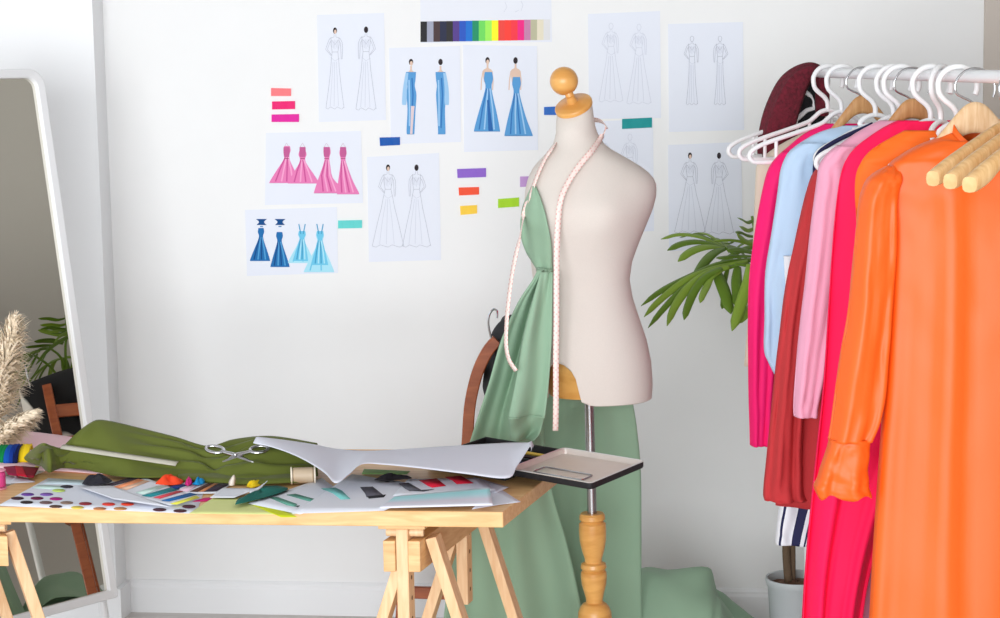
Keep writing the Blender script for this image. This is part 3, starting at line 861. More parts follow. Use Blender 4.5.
# olive cloth: a heaped folded length
b = MB()
zf = ZT + .008
front = [PZ(25, 460, zf + .003), PZ(38, 464.5, zf + .001), PZ(56, 467.5, zf), PZ(80, 470, zf), PZ(105, 475, zf), PZ(135, 478, zf), PZ(170, 478, zf - .003), PZ(210, 479, zf - .003), PZ(250, 480, zf - .003), PZ(288, 480, zf - .003), PZ(318, 476, zf)]
back = [PZ(26, 456, ZT + .012), PH(41, 444.5, 4.0), PH(52, 447, 4.02), PH(62, 448, 4.05), PH(76, 435, 4.08), PH(91, 423.5, 4.11), PH(104, 421, 4.12), PH(140, 429, 4.12), PH(176, 438, 4.1), PH(208, 447, 4.08), PH(235, 440, 4.08), PH(272, 437, 4.1), PH(316, 444, 4.1)]
def ridge(x, w): return math.exp(-(x / w) ** 2)
def od(s, t):
    e = math.sin(math.pi * min(1, max(0, t)))
    v = .008 * e + .008 * e * nz(s * 5, t * 2.2, 3)
    # the front-left tongue folded over itself, its edge running down to the right
    k = max(0, 1 - s / .42)
    v -= .018 * ridge(t - .52 + .75 * s, .045) * min(1, k * 2)
    v += .018 * ridge(t - .34 + .75 * s, .10) * min(1, k * 2)
    # ridge from the crest down to the left
    v += .014 * ridge(s - .20 + .16 * (1 - t), .018) * e
    v += .011 * ridge(s - .40 + .22 * (1 - t), .035) * e
    # gathered folds on the right running to a tuck
    r_ = min(1, max(0, (s - .52) * 5))
    v += r_ * e * (.009 * math.sin(26 * t + 10 * s) + .004 * math.sin(47 * t - 9 * s))
    v += .012 * e * ridge(s - .80 - .10 * t, .04) - .014 * ridge(s - .74 + .05 * t, .022) * ridge(t - .3, .3)
    return v * min(1, .1 + s * 7)
g = ruled(front, back, 84, 34, lambda t: t ** 1.15, od)
b.grid(g)
# the cloth turns down again behind its crest
bk = g[-1]; rows = [bk]
for k in (1, 2, 3, 4):
    f = k / 4
    rows.append([Vector((p.x, p.y, lerp(p.z, ZT + .012, f ** 1.5))) + FH * (.035 * f + .02 * math.sin(f * 3)) for p in bk])
b.grid(rows)
# lower folded layers at the front right
for zz, inset in ((.006, 0), (.003, .004)):
    f2 = [PZ(178, 481 + inset * 300, ZT + zz), PZ(230, 483 + inset * 200, ZT + zz), PZ(290, 484, ZT + zz), PZ(312, 480, ZT + zz)]
    k2 = [PZ(178, 468, ZT + zz), PZ(230, 466, ZT + zz), PZ(290, 466, ZT + zz), PZ(312, 466, ZT + zz)]
    b.grid(ruled(f2, k2, 30, 6, None, lambda s, t: .002 * math.sin(s * 12) + .004 * math.sin(t * 3.1)))
from mathutils.bvhtree import BVHTree
OLIVE = BVHTree.FromPolygons([tuple(p) for p in b.v], b.f)
tag(b.build('crumpled_cloth', M_olive, solid=.0024, offset=1, angle=180), 'heaped olive green cloth spread across the back of the table', 'cloth')

# ------------------------------------------------------------------ flat things on the table
class Flat(MB):
    """sheet lying at height z; pattern faces just above it; bend(u, v) adds height"""
    def __init__(self, z, bend=None):
        super().__init__(); self.z = z; self.bend = bend; self.mats = []; self.lift = 0
    def mi(self, m):
        if isinstance(m, tuple): m = C3(m)
        if m not in self.mats: self.mats.append(m)
        return self.mats.index(m)
    def at(self, u, v, dz=0):
        p = PZ(u, v, self.z)
        if self.bend:
            h = self.bend(u, v)
            if h: p = PZ(u, v, self.z + h)
        return p + UP * dz
    def quad(self, c, m, nu=10, nv=6, dz=0):
        """c = front-left, front-right, back-right, back-left in photo pixels"""
        g = []
        for j in range(nv + 1):
            t = j / nv
            a = [lerp(c[0][k], c[3][k], t) for k in (0, 1)]; e = [lerp(c[1][k], c[2][k], t) for k in (0, 1)]
            g.append([self.at(lerp(a[0], e[0], i / nu), lerp(a[1], e[1], i / nu), dz) for i in range(nu + 1)])
        self.grid(g, self.mi(m))
    def poly(self, pts, m):
        self.lift += .00004
        self.add([self.at(u, v, .0006 + self.lift) for u, v in pts], [list(range(len(pts)))], self.mi(m))
    def dot(self, u, v, a, b_, m, n=12):
        self.poly([(u + a * math.cos(2 * math.pi * k / n), v + b_ * math.sin(2 * math.pi * k / n)) for k in range(n)][::-1], m)
    def done(self, name, label, cat, group=None, solid=.0005, parent=None):
        o = self.build(name, self.mats, parent, smooth=True, angle=30)
        if solid:
            s = o.modifiers.new('solid', 'SOLIDIFY'); s.thickness = solid; s.offset = -1
        return tag(o, label, cat, group) if label else o
c2 = lambda x, y: (100 + x / 5.62, 410 + y / 5.62)
c3 = lambda x, y: (210 + x / 5.62, 410 + y / 5.62)
c1 = lambda x, y: (x / 5.617, 410 + y / 5.617)
c4 = lambda x, y: (320 + x / 4.545, 420 + y / 4.545)
# colour card with paint dots
f = Flat(ZT + .0008)
f.quad([(-2, 505.5), (196, 513.5), (206, 486), (48, 478)], M_paper)
f.poly([(50, 480), (92, 481), (88, 485), (43, 484)][::-1], (206, 224, 232)); f.poly([(38, 485), (70, 486.5), (60, 490), (32, 488)][::-1], (206, 232, 226))
for x, y, c in ((155, 475, (112, 70, 166)), (262, 475, (134, 96, 186)), (98, 497, (66, 34, 48)), (208, 497, (110, 26, 70)), (315, 500, (178, 30, 130)), (375, 432, (56, 52, 64)),
                (150, 520, (48, 34, 38)), (258, 522, (118, 92, 92)), (375, 523, (150, 124, 110)), (313, 544, (96, 70, 62)), (435, 550, (244, 218, 96)), (480, 528, (150, 46, 56)),
                (560, 557, (214, 140, 92)), (610, 531, (238, 70, 58)), (716, 531, (244, 76, 50)), (675, 557, (210, 146, 92)), (330, 455, (200, 226, 120))):
    f.dot(*c1(x, y), 6.6, 1.55, c)
for x, y in ((335, 563), (450, 570), (500, 545)): f.dot(*c2(x, y), 6.8, 1.7, (84, 42, 56))
f.done('paint_dot_card', 'white card of coloured paint dots along the front left table edge', 'card')
# ribbon swatch cards
f = Flat(ZT + .0022, lambda u, v: .004 * math.sin(max(0, min(1, (u - 90) / 120)) * 3.1))
f.quad([c2(395, 535), c2(560, 497), c2(250, 378), c2(0, 425)], M_bright)
for pts, c in (([(20, 425), (190, 375), (245, 385), (70, 427)], (70, 58, 68)), ([(75, 434), (215, 390), (250, 396), (110, 443)], (250, 158, 112)), ([(112, 443), (250, 397), (280, 402), (150, 452)], (238, 196, 170)),
               ([(200, 466), (330, 426), (385, 428), (245, 478)], (206, 232, 224)), ([(235, 484), (395, 438), (436, 452), (285, 491)], (42, 140, 150)), ([(300, 494), (430, 458), (468, 460), (338, 500)], (220, 78, 92)),
               ([(345, 511), (505, 468), (545, 478), (390, 516)], (34, 104, 170)), ([(395, 530), (540, 484), (562, 495), (430, 535)], (236, 232, 92))):
    f.poly([c2(*p) for p in pts], c)
f.done('ribbon_card', 'white card of slanting teal, red, blue and yellow ribbon strips in front of olive cloth', 'swatch card')
f = Flat(ZT + .0040)
f.quad([c2(430, 470), c2(660, 468), c2(745, 412), c2(470, 405)], M_bright)
for pts, c in (([(385, 436), (440, 418), (500, 422), (425, 446)], (32, 62, 128)), ([(440, 452), (520, 420), (560, 420), (490, 462)], (232, 196, 214)), ([(505, 460), (610, 413), (640, 413), (550, 462)], (90, 54, 44)),
               ([(556, 461), (640, 416), (662, 416), (585, 460)], (196, 128, 84)), ([(585, 461), (665, 416), (742, 414), (655, 458)], (54, 44, 58))):
    f.poly([c2(*p) for p in pts], c)
f.done('ribbon_card', 'small white card of brown and plum ribbon strips, right of the orange scraps', 'swatch card')
f = Flat(ZT + .0016)
f.quad([c2(520, 514), c2(600, 512), c2(650, 490), c2(590, 492)], (214, 40, 120), 4, 3)
f.done('ribbon_scrap', 'magenta ribbon end lying under the pale lime card', 'ribbon')
# long thin white sheet lying over the dots
f = Flat(ZT + .0062, lambda u, v: .003 * math.sin((u - 70) / 40))
f.quad([c1(640, 500), c2(395, 545), c2(60, 425), c1(440, 430)], M_bright)
f.done('paper_strip', 'long white paper strip lying slantwise over the paint dot card', 'paper')
# crumpled cloth scraps
def scrap(name, poly, z, h, m, label, cat='fabric scrap', seed=0, group='cloth scraps on the table'):
    pts = [PZ(u, v, z) for u, v in poly]
    c = sum(pts, Vector()) / len(pts); b = MB(); n = 40; ring = [Vector(p) for p in cr(pts + [pts[0]], n + 1)][:-1]; rows = []
    for j in range(9):
        t = j / 8; rr = []
        for k, p in enumerate(ring):
            q = c.lerp(p, max(.001, t)); a = 2 * math.pi * k / n
            q.z += h * (1 - t ** 2.2) * (.72 + .5 * math.sin(3 * a + seed) * t + .5 * nz(math.cos(a) * 1.5, math.sin(a) * 1.5 + t * 2, seed)) + .0008
            q.z = max(q.z, z + .0004)
            rr.append(q)
        rows.append(rr)
    b.grid(rows, closed=True)
    tag(b.build(name, m, solid=.0008, offset=1, angle=180), label, cat, group)
scrap('cloth_scrap', [c1(462, 418), c1(480, 400), c1(560, 384), c1(628, 398), c1(600, 416), c1(500, 426)], ZT + .0075, .015, mat('navy_black_felt', (34, 34, 44), .9), 'black crumpled cloth scrap on the paint dot card', seed=1)
scrap('cloth_scrap', [c2(312, 420), c2(345, 405), c2(400, 395), c2(465, 395), c2(455, 418), c2(380, 425)], ZT + .0045, .016, mat('orange_felt', (246, 74, 30), .85), 'bright orange crumpled cloth scrap in front of the olive cloth', seed=2)
scrap('cloth_scrap', [c2(478, 422), c2(495, 404), c2(515, 400), c2(516, 418), c2(495, 428)], ZT + .0055, .013, C3((214, 48, 130)), 'tiny magenta cloth scrap between orange and blue scraps', seed=3)
scrap('cloth_scrap', [c2(520, 420), c2(545, 404), c2(585, 398), c2(583, 416), c2(550, 424)], ZT + .0055, .012, C3((24, 140, 200)), 'tiny bright blue cloth scrap beside the magenta scrap', seed=4)
# lime card
f = Flat(ZT + .0030)
f.quad([(189, 513.5), (296, 514.5), (266, 498), (214, 497)], mat('lime_card', (224, 230, 150), .7))
f.done('lime_card', 'pale lime green card at the front edge, left of the sketch sheets', 'card')
f = Flat(ZT + .0044)
f.quad([c3(400, 602), c3(492, 601), c3(400, 560), c3(200, 515)], (214, 224, 40), 8, 4)
f.done('yellow_card', 'bright yellow-green card corner showing under the teal shoe sketch', 'card')
# curled white papers
f = Flat(ZT + .0075, lambda u, v: .010 * max(0, (u - 232) / 30) ** 2 * (u > 232))
f.quad([c3(0, 492), c3(135, 492), c3(270, 440), c3(70, 438)], M_bright)
f.done('paper_strip', 'white curling paper strip left of the dark teal scrap', 'paper')
b = MB()
g = []
for i in range(11):
    t = i / 10; x, y = cr([(c3(225, 462)), c3(275, 440), c3(305, 415), c3(322, 397)], 11)[i]
    g.append([PZ(x, y + 1.2 * (1 - t) + .3, ZT + .012 + .012 * t), PZ(x - 1 + t * 1.0, y - 1.5 * (1 - t), ZT + .014 + .012 * t)])
b.grid(g); tag(b.build('paper_curl', M_bright, solid=.0006, angle=180), 'thin white paper curl rising behind the dark teal scrap', 'paper')
b = MB(); g = []
for i, (x, y, w_) in enumerate(cr([c3(122, 425) + (3.0,), c3(124, 405) + (3.4,), c3(130, 385) + (2.6,), c3(134, 364) + (.6,)], 11)):
    t = i / 10
    d0 = PZ(*c3(122, 425), ZT + .0075); dd = (d0 - CAM).dot(FH)
    g.append([PH(x - w_, y, dd + .006 * math.sin(t * 3)), PH(x, y, dd - .006), PH(x + w_, y, dd + .006 * math.sin(t * 3))])
b.grid(g); tag(b.build('paper_curl', mat('cream_paper', (240, 228, 214), .7), solid=.0006, angle=180), 'small cream pointed paper curl standing right of the ribbon cards', 'paper')
scrap('cloth_scrap', [c3(206, 432), c3(220, 420), c3(285, 408), c3(288, 424), c3(235, 440)], ZT + .002, .010, C3((250, 216, 40)), 'yellow cloth scrap peeking out behind the dark teal scrap', seed=6)
scrap('cloth_scrap', [c3(142, 535), c3(165, 500), c3(250, 475), c3(345, 432), c3(400, 432), c3(438, 448), c3(350, 482), c3(210, 520)], ZT + .0095, .012, mat('dark_teal_felt', (22, 98, 88), .9), 'dark teal wrinkled cloth scrap lying across the shoe sketches', seed=8)
# sketch sheets with shoes
def shoe(f, c, m):
    """a small block of colour with a dark point: a sketched boot"""
    f.poly(c, m)
f = Flat(ZT + .0060)
f.quad([c3(215, 525), c3(505, 585), (352, 500), (322, 478)], M_bright)
f.poly([c3(330, 492), c3(380, 490), c3(490, 530), c3(480, 545), c3(430, 535)][::-1], (104, 168, 150)); f.poly([c3(430, 478), c3(480, 472), c3(620, 510), c3(600, 522), c3(540, 510)][::-1], (96, 158, 142))
f.poly([c3(470, 540), c3(505, 538), c3(495, 548)][::-1], (70, 90, 90)); f.poly([c3(590, 522), c3(655, 518), c3(610, 530)][::-1], (60, 74, 78))
f.done('shoe_sketch', 'white sheet with two grey-green sketched boots, left of the sketch pile', 'drawing', 'sketch sheets on the table')
f = Flat(ZT + .0072, lambda u, v: .008 * max(0, (472 - v) / 20) if v < 472 else 0)
f.quad([(292, 513.5), (384, 510.5), (436, 487), (352, 474)], M_bright)
for pts, c in (([(5, 312), (70, 308), (100, 322), (138, 360), (95, 362), (60, 335)], (130, 204, 200)), ([(182, 306), (240, 304), (292, 346), (212, 352), (205, 335)], (92, 90, 100)),
               ([(215, 348), (300, 340), (290, 352), (222, 358)], (40, 40, 46))):
    f.poly([c4(*p) for p in pts][::-1], c)
f.line = None
f.done('shoe_sketch', 'white sheet with a turquoise and a dark grey sketched boot, middle of the pile', 'drawing', 'sketch sheets on the table')
f = Flat(ZT + .0085)
f.quad([c4(330, 345), c4(800, 318), c4(720, 262), c4(400, 268)], M_bright)
for pts, c in (([(450, 275), (530, 266), (572, 300), (510, 308), (490, 300)], (214, 36, 60)), ([(568, 260), (640, 254), (698, 288), (622, 292), (600, 275)], (196, 30, 54)),
               ([(358, 290), (402, 286), (462, 320), (408, 324), (385, 312)], (96, 96, 104)), ([(405, 322), (520, 316), (470, 326)], (70, 70, 78))):
    f.poly([c4(*p) for p in pts][::-1], c)
f.done('shoe_sketch', 'white sheet with two red sketched boots, right of the sketch pile', 'drawing', 'sketch sheets on the table')
f = Flat(ZT + .0020)
f.quad([c4(690, 405), c4(812, 385), c4(912, 372), c4(800, 300)], M_paper, 8, 5)
f.done('white_paper', 'pointed white paper corner at the right end of the tabletop', 'paper', 'sketch sheets on the table')
f = Flat(ZT + .0030)
f.quad([c4(660, 312), c4(800, 330), c4(858, 305), c4(700, 258)], M_paper, 8, 5)
f.done('white_paper', 'white paper sheet just behind the pointed paper corner', 'paper', 'sketch sheets on the table')
# colour-wash booklet
def wash_mat():
    m = bpy.data.materials.new('aqua_wash'); m.use_nodes = True; nt = m.node_tree; N = nt.nodes; L = nt.links; bs = N['Principled BSDF']
    bs.inputs['Roughness'].default_value = .7
    a = N.new('ShaderNodeAttribute'); a.attribute_name = 'wash'
    sx = N.new('ShaderNodeSeparateXYZ'); L.new(a.outputs['Vector'], sx.inputs[0])
    r = N.new('ShaderNodeValToRGB'); e = r.color_ramp.elements
    e[0].position = 0; e[0].color = col((236, 238, 248)); e[1].position = 1; e[1].color = col((228, 238, 246))
    k = e.new(.35); k.color = col((226, 222, 236)); k = e.new(.62); k.color = col((186, 230, 238)); k = e.new(.85); k.color = col((158, 226, 230))
    L.new(sx.outputs['X'], r.inputs['Fac']); L.new(r.outputs['Color'], bs.inputs['Base Color'])
    return m
b = MB(); att = []; g = []
fl, frr, br, bl = c4(272, 396), c4(785, 383), c4(770, 306), c4(345, 345)
for j in range(9):
    t = j / 8; line = []
    for i in range(25):
        s = i / 24
        x = lerp(lerp(fl[0], frr[0], s), lerp(bl[0], br[0], s), t); y = lerp(lerp(fl[1], frr[1], s), lerp(bl[1], br[1], s), t)
        zz = .0105 + .006 * s * s + .008 * max(0, s - .8) * 3 * t
        line.append(PZ(x, y, ZT + zz)); att.append((t, s, 0))
    g.append(line)
b.grid(g)
o = b.build('booklet', [wash_mat()], solid=.0022, angle=40)
at_ = o.data.attributes.new('wash', 'FLOAT_VECTOR', 'POINT'); at_.data.foreach_set('vector', [c for p in att for c in p])
tag(o, 'thin booklet with an aqua colour wash, front right of the table', 'booklet', 'sketch sheets on the table')
# big white pattern paper curling over the olive cloth
b = MB()
zb = ZT + .02
front = [PH(253, 443, 3.97), PH(272, 447, 3.94), PH(292, 454, 3.90), PH(310, 463, 3.85), PH(325, 473, 3.80), PH(336, 483, 3.76), PH(349, 474, 3.80), PH(362, 464, 3.85), PH(385, 464.5, 3.86), (PH(420, 468, 3.84)), PH(465, 473.5, 3.82), PH(507, 478, 3.80), PH(517, 466, 3.86), PH(530, 446, 3.95)]
back = [PH(256, 437, 4.0), PH(278, 439, 4.03), PH(300, 442, 4.05), PH(318, 445, 4.06), PH(332, 448, 4.07), PH(345, 449.5, 4.07), PH(360, 450.5, 4.07), PH(375, 450.5, 4.07), PH(395, 449.5, 4.07), PH(425, 447.5, 4.06), PH(465, 445, 4.06), PH(500, 443, 4.05), PH(516, 442.5, 4.05), PH(532, 442.5, 4.03)]
g = ruled(front, back, 70, 16, None, lambda s, t: .006 * math.sin(math.pi * t) * (s > 0))
b.grid(g)
e = g[-1][-1]
col_end = [r[-1] for r in g]
b.grid([col_end, [p + RH * .003 - UP * .006 for p in col_end], [p - UP * .012 + RH * .001 for p in col_end]])
tag(b.build('pattern_paper', mat('pattern_paper_white', (226, 228, 240), .75), solid=.0006, angle=180), 'large white curling pattern paper draped across the table back', 'paper')
# things peeping out under the big paper
f = Flat(ZT + .006)
f.quad([c4(190, 245), c4(395, 246), c4(410, 232), c4(200, 222)], mat('leaf_green_card', (130, 176, 100), .7), 8, 4)
f.done('green_card', 'leaf green card tucked under the white pattern paper', 'card')
scrap('cloth_scrap', [c4(245, 275), c4(285, 262), c4(340, 258), c4(412, 264), c4(400, 270), (c4(300, 278))], ZT + .010, .010, C3((38, 34, 38)), 'black feathery cloth scrap under the white pattern paper', seed=9)

# ------------------------------------------------------------------ tools on the table
# thread reels
def reel(base, axis, L, rf, rt, mt, mf, label):
    r = root('thread_reel', base, label, 'thread reel')
    axis = Vector(axis).normalized(); base = Vector(base)
    b = MB(); h = .0032
    prof = [(.004, 0), (rf * .92, 0), (rf, .001), (rf, h), (rf * .55, h + .0015), (rf * .55, L - h - .0015), (rf, L - h), (rf, L - .001), (rf * .92, L), (.004, L)]
    b.lathe(prof, base, axis, 32); b.build('spool', mf, r, angle=35)
    t = MB(); pr = [(rf * .5, h + .0016)]
    N = 46
    for k in range(N + 1):
        z = lerp(h + .002, L - h - .002, k / N); e = min(1, k / 2, (N - k) / 2); pr.append((rt * (.9 + .1 * e) + (.00035 if k % 2 else 0), z))
    pr.append((rf * .5, L - h - .0016)); t.lathe(pr, base, axis, 32, caps=False); t.build('thread', mt, r, angle=180)
    return r
a = PZ(290.8, 484.5, ZT + .002); e = PZ(316, 483.5, ZT + .002); rf = .0178
ax = (e - a); L = ax.length
reel(a + UP * rf, ax, L, rf, .0158, mat('beige_thread', (206, 184, 156), .45), mat('cream_plastic', (244, 232, 212), .4), 'beige thread reel lying on its side against the olive cloth')
c = PZ(-1, 489, ZT); reel(c, UP, .040, .0150, .0138, mat('magenta_thread', (208, 62, 130), .5), mat('pink_plastic', (226, 140, 170), .4), 'magenta thread reel standing at the left edge of the table')
# felt bundles
def felt(u0, u1, v0, v1, rgb, label, slant=0, z=ZT + .003):
    b = MB(); p0 = PZ((u0 + u1) / 2, v1, z); d = (p0 - CAM).dot(FH)
    hh = (PH(u0, v0, d).z - p0.z); w_ = (PH(u1, v1, d) - PH(u0, v1, d)).length
    rows = []
    for j in range(9):
        t = j / 8; c = p0 + UP * (hh * .86 * math.sin(min(1, t * 1.1) * math.pi / 2)) + FH * (.055 * t * t) + RH * slant * t
        rows.append([c + RH * w_ * (-.5 + i / 8) + UP * (.0012 * math.sin(i * 2.4 + t)) + FH * .002 * math.sin(i * 1.9) for i in range(9)])
    rows.append([p + FH * .012 - UP * .012 for p in rows[-1]])
    b.grid(rows)
    tag(b.build('folded_felt', C3(rgb, .85), solid=.004, offset=-1, angle=180), label, 'felt', 'folded felt pieces at the table left')
felt(-4, 4.5, 447, 464, (14, 132, 70), 'green folded felt piece, left end of the row by the frame edge')
felt(4.5, 9.5, 447, 464.5, (22, 86, 176), 'mid blue folded felt piece beside the green one')
felt(9.5, 13.2, 446.5, 464.5, (24, 60, 150), 'deep blue folded felt piece between mid blue and navy')
felt(13.2, 16, 447, 464.5, (22, 32, 82), 'navy folded felt piece, left of the yellow one')
felt(16.2, 29, 446.5, 463, (250, 214, 36), 'yellow folded felt piece touching the olive cloth corner', slant=-.006)
def redpiece(pts, z, rgb, label):
    f = Flat(z); f.quad(pts, rgb, 8, 4); f.done('ribbon_scrap', label, 'ribbon', 'red ribbons at the table left', solid=.0018)
redpiece([c1(45, 360), c1(100, 368), c1(95, 312), c1(20, 318)], ZT + .0115, (150, 22, 66), 'dark crimson ribbon piece in front of the blue felts')
redpiece([c1(95, 364), c1(150, 372), c1(125, 316), c1(85, 312)], ZT + .0135, (196, 28, 52), 'red ribbon piece, middle of the three reddish ribbons')
redpiece([c1(140, 374), c1(188, 376), c1(218, 322), c1(120, 314)], ZT + .0120, (128, 16, 40), 'wine red ribbon piece pointing at the olive cloth')
f = Flat(ZT + .0116); f.quad([c1(195, 323), c1(216, 326), c1(224, 317), c1(200, 313)], (236, 220, 90), 3, 2); f.done('ribbon_scrap', 'tiny yellow ribbon end beside the wine red ribbon', 'ribbon')
f = Flat(ZT + .0022); f.quad([c1(40, 412), c1(195, 404), c1(195, 398), c1(95, 368)], M_bright, 8, 4); f.done('white_paper', 'small white paper triangle below the red ribbons', 'paper')
f = Flat(ZT + .0010); f.quad([c1(-30, 410), c1(60, 414), c1(105, 374), c1(0, 372)], M_bright, 8, 4); f.done('white_paper', 'small white paper behind the magenta thread reel', 'paper')
# ruler resting on the olive cloth
def on_cloth(u, v, lift=0.0):
    r_ = ray(u, v).normalized(); h = OLIVE.ray_cast(CAM, r_)
    p = h[0] if h[0] is not None else PZ(u, v, ZT + .03)
    return p + h[1] * lift if False else p - r_ * lift * .3 + UP * lift
def hit(u, v):
    h = OLIVE.ray_cast(CAM, ray(u, v).normalized()); return h[0]
A_, B_ = hit(70, 450.5), hit(177, 466.5)
rp = [A_.lerp(B_, i / 13) for i in range(14)]
need = 0
for i in range(14):
    q = hit(lerp(70, 177, i / 13), lerp(450.5, 466.5, i / 13))
    if q: need = max(need, (rp[i] - CAM).length - (q - CAM).length)
vw = (rp[7] - CAM).normalized()
A_, B_ = A_ - vw * (need + .002), B_ - vw * (need + .002)
rp = [A_.lerp(B_, lerp(-.07, 1, i / 13)) + UP * .003 for i in range(14)]
b = MB(); g0, g1 = [], []
nrm = (UP * .9 - FH * .3).normalized()
for i, p in enumerate(rp):
    t = (rp[-1] - rp[0]).normalized(); s_ = t.cross(nrm).normalized() * .0082
    g0.append(p - s_); g1.append(p + s_)
b.grid([[p + nrm * .002 for p in g0], [x.lerp(y, .5) + nrm * .004 for x, y in zip(g0, g1)], [p + nrm * .002 for p in g1]])
tag(b.build('ruler', mat('clear_plastic', (206, 202, 186), .2, alpha=.8, spec=.6), solid=.002, angle=180), 'long pale translucent ruler lying on the olive cloth', 'ruler')
# scissors
def scissors():
    cpt = on_cloth(235.5, 455.5, .014)
    r = root('scissors', cpt, 'open chrome scissors resting on the olive cloth', 'scissors')
    nn = (UP * .8 - FH * .6).normalized()
    # a flat plane through the cloth points carries both halves
    px, py_ = (on_cloth(254, 462) - on_cloth(216, 450)), (on_cloth(222, 462) - on_cloth(258, 450))
    n2 = px.cross(py_).normalized(); n2 = n2 if n2.z > 0 else -n2
    nn = (UP - FH * .30).normalized()
    def S(u, v, h=0):
        r_ = ray(u, v); p0 = cpt + nn * h
        return CAM + r_ * ((p0 - CAM).dot(nn) / r_.dot(nn))
    for k, (tip, ring_c, lift) in enumerate((((253.5, 462.5), (215, 449.5), .003), ((222.5, 462), (259, 449.5), .0065))):
        A = S(*tip, lift); P = S(235.5, 455.5, lift); Rg = S(*ring_c, lift)
        dirn = (A - P).normalized(); sd = dirn.cross(nn).normalized()
        b = MB(); rows = []
        for i in range(9):
            t = i / 8; p = P.lerp(A, t); w_ = .0085 * (1 - t) ** .6 + .0006
            rows.append([p - sd * w_, p + nn * .0018, p + sd * w_ * .6, p - nn * .0008])
        b.grid(rows, closed=True); b.cap(rows[0], 0, True); b.cap(rows[-1])
        b.build('blade', M_chrome, r, angle=30)
        b = MB(); ex = (S(ring_c[0] + 9, ring_c[1] + (.9 if k == 0 else -.9), lift) - Rg); ey = (S(ring_c[0], ring_c[1] - 3.3, lift) - Rg)
        b.tube([Rg + ex * math.cos(2 * math.pi * i / 28) + ey * math.sin(2 * math.pi * i / 28) for i in range(28)], .0036, 10, closed=True)
        b.tube(cr([P, P.lerp(Rg, .35), Rg + (P - Rg).normalized() * ex.length * .85], 8), [.0055, .005, .0048, .0045, .0042, .004, .004, .004], 10)
        b.build('handle', M_chrome, r, angle=60)
    b = MB(); b.lathe([(.0045, 0), (.0045, .003), (.003, .005)], S(235.5, 455.5, .007), nn, 14); b.build('screw', M_steel, r)
scissors()
# open tin
def tin():
    zt = ZT + .022
    bl, br, fr_, fl_ = PZ(562, 452.5, zt), PZ(645, 466, zt), PZ(588, 487, zt), PZ(513, 473.5, zt)
    r = root('pencil_tin', PZ(570, 470, ZT), 'open flat black and silver tin, its lid hanging past the right table end', 'pencil tin')
    C0 = (bl + br + fr_ + fl_) / 4
    bl, br, fr_, fl_ = [C0 + (q_ - C0) * 1.045 for q_ in (bl, br, fr_, fl_)]
    ux = ((br - bl) + (fr_ - fl_)) / 4; uy = ((bl - fl_) + (br - fr_)) / 4
    def rr(k, z, rad=.10):
        pts = []
        for sx, sy, a0 in ((1, 1, 0), (-1, 1, 90), (-1, -1, 180), (1, -1, 270)):
            for i in range(6):
                t = R(a0 + 18 * i); x = sx * (1 - rad) + rad * math.cos(t); y = sy * (1 - rad) + rad * math.sin(t)
                pts.append(C0 + ux * x * k + uy * y * k + UP * z)
        return pts
    b = MB(); b.grid([rr(.955, -.001), rr(.965, .006), rr(.975, .0095)], closed=True); b.cap(rr(.955, -.001))
    b.build('lid', M_tin, r, angle=40)
    b = MB(); b.cap(rr(.985, -.0035), 0, True); b.grid([rr(.985, -.0035), rr(.998, -.001), rr(1.0, .009)], closed=True); b.build('lid_shell', M_black, r, angle=40)
    b = MB(); b.grid([rr(1.0, .009), rr(1.004, .0104), rr(.985, .011), rr(.975, .0095)], closed=True); b.build('rim', mat('tin_rim', (226, 224, 222), .3, .6), r, angle=60)
    # pressed rectangle in the lid
    b = MB(); m0 = C0 - uy * .42 - ux * .06
    loop = []
    for sx, sy, a0 in ((1, 1, 0), (-1, 1, 90), (-1, -1, 180), (1, -1, 270)):
        for i in range(5):
            t = R(a0 + 22.5 * i); loop.append(m0 + ux * (sx * .5 + .09 * math.cos(t)) + uy * (sy * .13 + .09 * math.sin(t)) + UP * .0008)
    b.tube(loop, .0016, 8, closed=True); b.build('embossing', M_steel, r)
    # base half with pencils, to the left under the white paper
    D0 = C0 - ux * 2.06 + UP * -.002
    b = MB()
    def q(k, z): return [D0 + ux * x * k + uy * y * k + UP * z for x, y in ((1, 1), (-1, 1), (-1, -1), (1, -1))]
    b.grid([q(1, -.014), q(1, .008), q(.96, .008), q(.95, -.010)], closed=True); b.cap(q(.95, -.010)); b.cap(q(1, -.014), 0, True)
    b.build('base', M_black, r, smooth=False, bevel=.001)
    b = MB(); e0 = D0 + ux * 1.03 - uy * .8 + UP * .009; e1 = D0 + ux * 1.03 + uy * .8 + UP * .009
    b.tube([e0, e1], .002, 10); b.build('hinge', M_black, r)
    return D0, ux, uy
D0, ux, uy = tin()
for i, (c, nme) in enumerate((((240, 200, 90), 'yellow'), ((70, 46, 48), 'dark brown'), ((52, 52, 60), 'black'), ((60, 72, 120), 'slate blue'), ((122, 90, 84), 'dull brown'), ((34, 34, 38), 'charcoal'), ((150, 130, 120), 'grey brown'))):
    b = MB(); y = .80 - .25 * i; h = .0032
    c0 = D0 + uy * y - ux * .85 - UP * .0065; c1_ = D0 + uy * y + ux * .72 - UP * .0065; tip = D0 + uy * y + ux * .9 - UP * .0065
    b.tube([c0, c1_], .0036, 6); b.tube([c1_, tip], [.0036, .0006], 6)
    where = 'rearmost in the open tin' if i == 0 else 'in the open tin beside the ' + prev + ' one'
    tag(b.build('coloured_pencil', C3(c, .5), smooth=False), nme + ' pencil, ' + where, 'pencil', 'pencils in the open tin'); prev = nme
